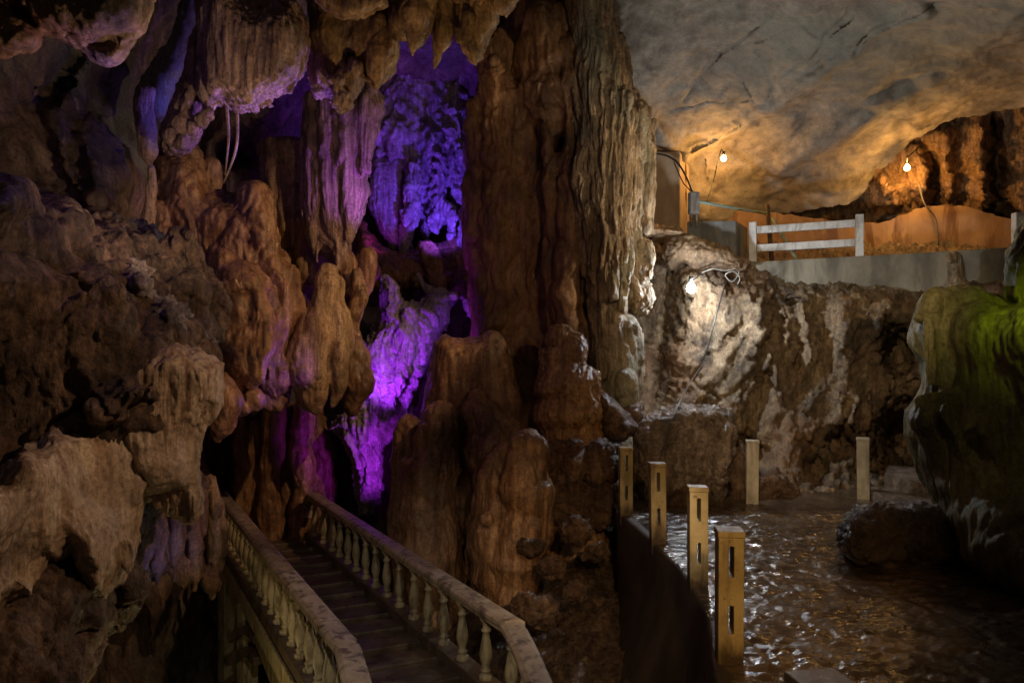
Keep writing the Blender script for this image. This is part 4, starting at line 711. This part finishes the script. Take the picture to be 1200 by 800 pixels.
rR = [tuple(P(360, 607, 14.1)), tuple(P(362, 590, 14.15)), p3(Rf+dr*.1, ZR-.01), p3(Rf+dr*.7, ZR), p3((Rf+Rn)/2, ZR), p3(Rn-dr*.25, ZR), p3(Rn, ZR-.01), tuple(P(612, 759, 6.65)), tuple(P(632, 806, 6.1)), tuple(P(664, 885, 5.3))]
rL = [p3(Lf-dr*.3, ZR), p3(Lf, ZR), p3((Lf+Ln)/2, ZR), p3(Ln-dr*.35, ZR), p3(Ln+dr*.02, ZR-.01), tuple(P(420, 812, 5.75)), tuple(P(436, 880, 5.0))]
sweep('handrail', sm(rR, 4), hp, M['rail']); sweep('handrail', sm(rL, 4), hp, M['rail'])
cp = [(-.11, -.07), (-.11, .07), (.11, .07), (.11, -.07)]
dirR = np.array((.55, -1.6)); dirR /= np.linalg.norm(dirR); 
cR = [p3(Rf-dr*.1, ZD+.06), p3(Rn, ZD+.06), p3(Rn+dirR*2.2, ZD+.06)]; cL = [p3(Lf-dr*.3, ZD+.06), p3(Ln, ZD+.06), p3(Ln+dirR*2, ZD+.06)]
sweep('kerb', cR, cp, M['deck']); sweep('kerb', cL, cp, M['deck'])
# deck: shallow worn steps
V = []; Fc = []; st = .575; n0 = -.4; k = 0; s = n0; LL = np.linalg.norm(Rn-Rf)+2.2; rr = random.Random(5)
while s < LL:
    e = min(s+st*rr.uniform(.9, 1.1), LL); z = ZD+rr.uniform(-.004, .012)+.012
    cor = []
    for (t, side) in ((s, 0), (s, 1), (e-.012, 1), (e-.012, 0)):
        jit = rr.uniform(-.02, .02); a = (Rf if side else Rf-nrm2*1.52)+dr*(t+(0 if side else -.1)+jit)+nrm2*(-.08 if side else .1); cor.append(a)
    n = len(V); V += [(a[0], a[1], z-.045 if i in (0, 1) else z) for i, a in enumerate(cor)]+[(a[0], a[1], z-.2) for a in cor]
    Fc += [(n, n+1, n+2, n+3), (n+4, n+7, n+6, n+5), (n, n+4, n+5, n+1), (n+1, n+5, n+6, n+2), (n+2, n+6, n+7, n+3), (n+3, n+7, n+4, n)]
    s = e
badd('deck', V, Fc, M['deck'], False, .012)
# slab edge, slanting side beam, pillar and brackets on the left
o1 = nrm2*-.02
sweep('side_beam', [p3(Lf-nrm2*.02-dr*.3, ZD-.18), p3((Lf+Ln)/2-nrm2*.02, ZD-.18), p3(Ln-nrm2*.02, ZD-.18), p3(Ln-nrm2*.02+dirR*2, ZD-.18)], [(-.1, -.16), (-.1, .1), (.1, .1), (.1, -.16)], M['baluster'])
a = P(268, 652, 13.4); b = P(330, 802, 9.2); sweep('brace', [a, b, b+(b-a)*.4], [(-.07, -.16), (-.07, .16), (.07, .16), (.07, -.16)], M['baluster'])
for px, Y, wd in ((268, 13.1, .14), (290, 11.2, .12)):
    c = P(px, 700, Y); sweep('pillar', [(c[0], c[1], ZD-3), (c[0]+.001, c[1]+.001, ZD-.3)], [(-wd, -wd), (-wd, wd), (wd, wd), (wd, -wd)], M['baluster'])
for yb in (742, 768):
    sweep('bracket', sm([P(272, yb+6, 11), P(282, yb-4, 10.9), P(294, yb-4, 10.7), P(304, yb+6, 10.4)], 4), [(-.08, -.06), (-.08, .06), (.08, .06), (.08, -.06)], M['deck'])
# balusters
hB = ZR-.06-(ZD+.13)
pf = [(.068, 0), (.068, .05), (.05, .06), (.036, .09), (.052, .105), (.052, .125), (.036, .14), (.045, .2), (.062, .28), (.066, .34), (.055, .44), (.04, .55), (.034, .62), (.05, .635), (.05, .655), (.034, .67), (.036, .72), (.048, .76), (.066, .79), (.066, .84)]
pf = [(r*1.02, z/.84*hB) for r, z in pf]; seg = 16; V = []; Fc = []
for r, z in pf: V += [(r*math.cos(2*math.pi*j/seg), r*math.sin(2*math.pi*j/seg), z) for j in range(seg)]
for i in range(len(pf)-1): Fc += [(i*seg+j, i*seg+(j+1) % seg, (i+1)*seg+(j+1) % seg, (i+1)*seg+j) for j in range(seg)]
bm_ = np_mesh('baluster', V, Fc, True); bm_.materials.append(M['baluster'])
rr = random.Random(2)
def bal(x, y, h=1.0):
    o = bpy.data.objects.new('baluster', bm_); C.objects.link(o); o.parent = br; o.location = (x-br.location.x, y-br.location.y, .13); o.rotation_euler = (rr.uniform(-.012, .012), rr.uniform(-.012, .012), rr.uniform(0, 6)); o.scale = (1, 1, h)
def online(A, B, px):                   # plan point of the rail line seen at that column
    k = (px-600)/F; t = (k*A[1]-A[0])/((B[0]-A[0])-k*(B[1]-A[1])); return A+(B-A)*t
for px in (368.6, 379, 389.6, 397.8, 407.6, 417.5, 428.6, 440.6, 453.5, 468, 485, 501.5, 520.4, 542, 569, 599):
    q = online(Rf, Rn, px); bal(q[0], q[1])
q = Rn+dirR*.45; bal(q[0], q[1], .93)
n = 20
for i in range(n):
    q = Lf+(Ln-Lf)*((i+.4)/(n-.2)); bal(q[0], q[1])
for d in (.35, .75): q = Ln+dirR*d; bal(q[0], q[1], .9)
# ================================================================== walkway fence
def boxat(name, c, hx, hy, hz, mat, parent, rz=0, bev=.012):
    V = [(x*hx, y*hy, z*hz) for z in (-1, 1) for y in (-1, 1) for x in (-1, 1)]
    Fc = [(0, 2, 3, 1), (4, 5, 7, 6), (0, 1, 5, 4), (2, 6, 7, 3), (0, 4, 6, 2), (1, 3, 7, 5)]
    me = np_mesh(name, V, Fc, False); o = obj(name, me, mat, parent); o.location = c; o.rotation_euler = (0, 0, rz)
    if bev: m = o.modifiers.new('b', 'BEVEL'); m.width = bev; m.segments = 2
    return o
fp = [(np.array(XY(885, 15.0)), 43/F*15.0), (np.array(XY(1012, 14.18)), 48/F*14.2)]
fp[0][0][1] += .14; fp[1][0][1] += .16
fe = empty('fence', (fp[0][0][0], fp[0][0][1], ZT), 'white two-rail fence on the parapet of the upper walkway', 'fence')
base = np.array(fe.location); dv = fp[1][0]-fp[0][0]; ang = math.atan2(dv[1], dv[0])
for (pxy, hgt) in fp:
    c = np.array((pxy[0], pxy[1], ZT+.41))-base; o = boxat('post', c, .075, .075, .415, M['whitepost'], fe, ang)
for zc in (.66, .28):
    c = np.array((*((fp[0][0]+fp[1][0])/2), ZT+zc))-base; boxat('rail', c, np.linalg.norm(dv)/2-.08, .04, .075, M['whitepost'], fe, ang)
o = boxat('fence_post', (*XY(1199, 13.1), ZT+.32), .07, .07, .32, M['whitepost'], None); o.location.y += .15
tag(o, 'sliver of another white fence post at the right edge of the walkway', 'post')
# ================================================================== cables, pipes, boxes, lamps
def tube(name, pts, r, mat, parent=None, seg=8, smooth=6):
    pts = catmull(np.array(pts, float), smooth) if len(pts) > 2 else np.array(pts, float); V = []; n = len(pts)
    for i in range(n):
        t = pts[min(i+1, n-1)]-pts[max(i-1, 0)]; t /= max(np.linalg.norm(t), 1e-9); s = np.cross(t, [.1, 1, .2]); s /= np.linalg.norm(s); u = np.cross(s, t)
        V += [pts[i]+r*(math.cos(a)*s+math.sin(a)*u) for a in np.linspace(0, 2*math.pi, seg, endpoint=False)]
    Fc = [(i*seg+j, i*seg+(j+1) % seg, (i+1)*seg+(j+1) % seg, (i+1)*seg+j) for i in range(n-1) for j in range(seg)]+[tuple(range(seg))[::-1], tuple((n-1)*seg+j for j in range(seg))]
    me = np_mesh(name, V, Fc, True)
    if parent is None: b = rebase(me); return obj(name, me, mat, loc=b)
    v = np.array(V)-np.array(parent.location); me.vertices.foreach_set('co', v.astype(np.float32).ravel()); me.update(); return obj(name, me, mat, parent)
tag(tube('power_cable', [P(853, 324, 14.1), P(846, 345, 13.6), P(838, 375, 13.2), P(830, 405, 13.05), P(820, 430, 12.95)], .012, M['black']), 'black cable drooping down the lit slab from the white lamp', 'cable')
tag(tube('power_cable', [P(822, 428, 12.9), P(805, 455, 12.2), P(790, 485, 11.0), P(776, 530, 10.6), P(768, 556, 10.4), P(758, 594, 10.3)], .008, M['black']), 'thin dark cable stretched past the squared boulder to the floor', 'cable')
tag(tube('tangled_wire', [P(822, 320, 14), P(835, 315, 13.9), P(850, 317, 13.95), P(862, 315, 13.9), P(866, 320, 13.9), P(858, 330, 13.9), P(850, 322, 13.85), P(860, 318, 13.8), P(867, 326, 13.85), P(864, 333, 13.9)], .012, M['wire']), 'loops of tangled pale wire above the white lamp', 'wire')
tag(tube('pipe', [P(817, 236, 14.9), P(898, 250, 15.6)], .035, M['pipe']), 'long green pipe sloping right from the junction box', 'pipe')
tag(tube('pipe', [P(905, 256, 15.8), P(934, 305, 15.1)], .035, M['pipe']), 'short green pipe leaning behind the left of the white fence', 'pipe')
tag(tube('steel_post', [P(899, 240, 15.7), P(905, 312, 15.6)], .05, M['rust']), 'dark rusty thin post behind the left of the white fence', 'post')
tag(tube('wall_cable', [P(1077, 215, 16), P(1083, 238, 15.8), P(1096, 255, 15.75), P(1099, 275, 15.7), P(1098, 296, 15.6)], .014, M['wire']), 'pale cable hanging down the orange plaster below the right bulb', 'cable')
tag(tube('arch_cable', [P(766, 180, 15.9), P(780, 182, 15.9), P(793, 190, 15.8), P(803, 205, 15.6), P(812, 226, 15.2)], .02, M['black']), 'black cable arching over the plastered pier to the junction box', 'cable')
tag(tube('arch_cable', [P(790, 190, 15.8), P(800, 213, 15.5), P(810, 224, 15.2)], .012, M['black']), 'thin slack cable beside the arching one', 'cable')
jb = empty('junction_box', tuple(P(813, 260, 14.95)), 'small grey junction box on two legs beside the pier', 'electrical box')
jc = np.array(P(813, 238, 14.95))-np.array(jb.location); boxat('cabinet', jc, .1, .08, .22, M['metal'], jb, .15); boxat('door', jc+np.array((-.01, -.088, 0)), .08, .006, .19, M['metal'], jb, .15, .004)
for dx in (-.05, .06): tube('leg', [np.array(jb.location)+np.array((dx, 0, -.1)), np.array(jb.location)+jc+np.array((dx, 0, -.2))], .02, M['metal'], jb)
def bulb(px, py, Y, label, mat, name, r=.045, flip=False):
    c = P(px, py, Y); t = empty(name, tuple(c), label, 'lamp')
    me = limb([(0, 0, 1), (0, 1, 1)], 1)  # unused placeholder sizes replaced below
    sg = 14; prof = [(0, -1), (.5, -.86), (.87, -.5), (1, 0), (.9, .45), (.6, .9), (.42, 1.3)]; V = []; Fc = []
    for a, z in prof: V += [(max(a, .01)*r*math.cos(2*math.pi*j/sg), max(a, .01)*r*math.sin(2*math.pi*j/sg), z*r) for j in range(sg)]
    for i in range(len(prof)-1): Fc += [(i*sg+j, i*sg+(j+1) % sg, (i+1)*sg+(j+1) % sg, (i+1)*sg+j) for j in range(sg)]
    g = obj('bulb', np_mesh('bulb', V, Fc, True), mat, t)
    tube('socket', [c+np.array((0, 0, r*1.25)), c+np.array((0, 0, r*2.6))], r*.5, M['black'], t, 10)
    return t, c
t, c1 = bulb(848, 186, 15.9, 'bare warm bulb hanging under the vault near the pier, left one', M['bulbw'], 'light_bulb', .06)
tube('cord', [c1+np.array((0, 0, .11)), P(845, 176, 16.0), P(840, 195, 16), P(836, 212, 15.9), P(828, 238, 15.2)], .012, M['black'], t)
t, c2 = bulb(1063, 197, 15.7, 'bare warm bulb on the rough orange rock, right one', M['bulbw'], 'light_bulb', .06)
tube('cord', [c2+np.array((0, 0, .11)), P(1064, 184, 15.4), P(1071, 178, 15.6), P(1081, 168, 15.7)], .014, M['black'], t)
t, c3 = bulb(810, 338, 13.25, 'dazzling bluish-white bulb at the top of the lit rock slab', M['bulbc'], 'light_bulb', .085)
tube('cord', [c3+np.array((0, 0, .12)), P(815, 326, 13.8), P(822, 320, 14)], .012, M['black'], t)
# ================================================================== lights
def lamp(name, loc, energy, col, r=.05, kind='POINT', aim=None, cone=60, blend=.6):
    l = bpy.data.lights.new(name, kind); l.energy = energy; l.color = col; l.shadow_soft_size = r
    o = bpy.data.objects.new(name, l); C.objects.link(o); o.location = loc
    if kind == 'SPOT':
        l.spot_size = math.radians(cone); l.spot_blend = blend
        o.rotation_euler = Vector(np.array(aim)-np.array(loc)).to_track_quat('-Z', 'Y').to_euler()
    return o
o3 = np.array((0, -.14, 0))
WARM = (1, .60, .25)
lamp('warm_bulb_light', c1+np.array((0, .36, -.03)), 42, (1, .50, .14), .05)
lamp('warm_bulb_light', c2+np.array((0, -.12, -.1)), 58, (1, .50, .13), .05)
lamp('white_bulb_light', c3+np.array((.08, -.2, .0)), 150, (.86, .92, 1), .06)
# coloured floodlights tucked behind the formations, as show caves have
lamp('violet_floodlight', P(520, 300, 14.3), 270, (.17, .05, 1), .08, 'SPOT', P(500, 140, 16.5), 95)
lamp('crimson_floodlight', P(440, 300, 15.0), 16, (.5, .02, .8), .08, 'SPOT', P(455, 230, 16.3), 70)
lamp('magenta_floodlight', P(535, 440, 13.2), 70, (.30, .04, 1), .08, 'SPOT', P(495, 375, 14.6), 80)
lamp('magenta_floodlight', P(440, 470, 12.9), 130, (.36, .03, 1), .08, 'SPOT', P(475, 390, 14.6), 104)
lamp('magenta_floodlight', P(455, 570, 13.2), 60, (.48, .03, 1), .08, 'SPOT', P(432, 525, 14.4), 92)
lamp('violet_side_floodlight', P(470, 250, 12.0), 90, (.40, .10, 1), .06, 'SPOT', P(400, 190, 13.2), 80)
lamp('violet_flank_floodlight', P(425, 470, 11.2), 42, (.36, .10, 1), .06, 'SPOT', P(300, 420, 10.8), 90)
lamp('violet_roof_floodlight', P(390, 230, 9.6), 105, (.36, .16, 1), .06, 'SPOT', P(300, 110, 9.3), 90)
lamp('blue_floodlight', P(205, 690, 8.0), 5, (.06, .14, 1), .06, 'SPOT', P(190, 620, 8.6), 110)
lamp('blue_roof_floodlight', P(215, 130, 10.1), 4, (.05, .08, 1), .06)
lamp('violet_corner_floodlight', P(150, 130, 6.6), 6, (.34, .18, 1), .06)
lamp('green_floodlight', P(1290, 270, 5.6), 75, (.72, 1, .03), .1, 'SPOT', P(1225, 385, 7.2), 50, 1)
# warm lamps out of sight; the fill lights among them are added
lamp('path_lamp_right', (5.3, 10.6, 4.9), 330, (1, .74, .46), .08, 'SPOT', P(690, 230, 12.6), 66)
lamp('path_lamp_high', (3.8, 3.0, 4.8), 200, (1, .60, .30), .08, 'SPOT', P(680, 270, 12), 44)
lamp('path_lamp_cascade', (1.8, 8.4, 5.2), 480, (1, .58, .28), .06, 'SPOT', P(300, 390, 12), 56)
lamp('path_lamp_left', (1.8, 4.8, 4.2), 310, (1, .60, .35), .06, 'SPOT', P(140, 530, 7), 50)
lamp('path_lamp_near', (.9, -1.0, 3.4), 560, (1, .55, .18), .08, 'SPOT', (1.9, 7, .4), 32)
lamp('path_lamp_far', (.6, 3.0, 4.8), 900, (1, .74, .44), .08, 'SPOT', P(935, 430, 13), 40)
lamp('rubble_fill_light', (1.45, 5.0, 1.7), 80, (1, .72, .45), .06, 'SPOT', P(660, 700, 9), 52)  # added fill to brighten the rubble slope, no fixture stands here
lamp('green_rock_fill_light', (3.2, 1.0, 4.6), 45, (1, .75, .35), .08, 'SPOT', P(1170, 450, 7.4), 26)  # added dim brown fill on the lower part of the green rock
lamp('railing_fill_light', (-.9, 3.0, 2.6), 150, (1, .80, .58), .06, 'SPOT', (-1.3, 8.2, -1.2), 44)  # unseen light added to warm the handrails
lamp('roof_lamp_front', (3.0, 8.0, 3.6), 120, (1, .86, .68), .2, 'SPOT', P(940, 30, 12), 110)
lamp('upper_left_fill_light', P(400, 330, 6.4), 150, (1, .68, .42), .1, 'SPOT', P(90, 90, 8), 72)  # added warm fill for the rock at upper left
lamp('bridge_lamp', P(215, 850, 7.5), 10, (1, .72, .3), .1)
lamp('roof_lamp_centre', P(560, 330, 7.5), 110, (1, .62, .24), .1, 'SPOT', P(450, 40, 9.4), 80)
wd = bpy.data.worlds.new('World'); bpy.context.scene.world = wd; wd.use_nodes = True
bgn = wd.node_tree.nodes['Background']; bgn.inputs[0].default_value = (1, .8, .62, 1); bgn.inputs[1].default_value = .012
# ================================================================== camera
sc = bpy.context.scene
cam = bpy.data.cameras.new('camera'); co = bpy.data.objects.new('camera', cam); C.objects.link(co); co.location = (0, 0, EYE); co.rotation_euler = (math.pi/2, 0, 0)
cam.lens = 36*F/1200; cam.sensor_width = 36; cam.sensor_fit = 'HORIZONTAL'; cam.shift_y = (HZ-400)/1200; cam.clip_start = .05; cam.clip_end = 200
sc.camera = co
sc.view_settings.view_transform = 'Standard'; sc.view_settings.look = 'None'; sc.view_settings.gamma = 1; sc.view_settings.exposure = .3
sc.cycles.use_denoising = True; sc.cycles.max_bounces = 4; sc.cycles.diffuse_bounces = 3; sc.cycles.glossy_bounces = 2; sc.cycles.sample_clamp_indirect = 3
print('VERTS', sum(n for _, n in STAT), sorted(STAT, key=lambda a: -a[1])[:12])
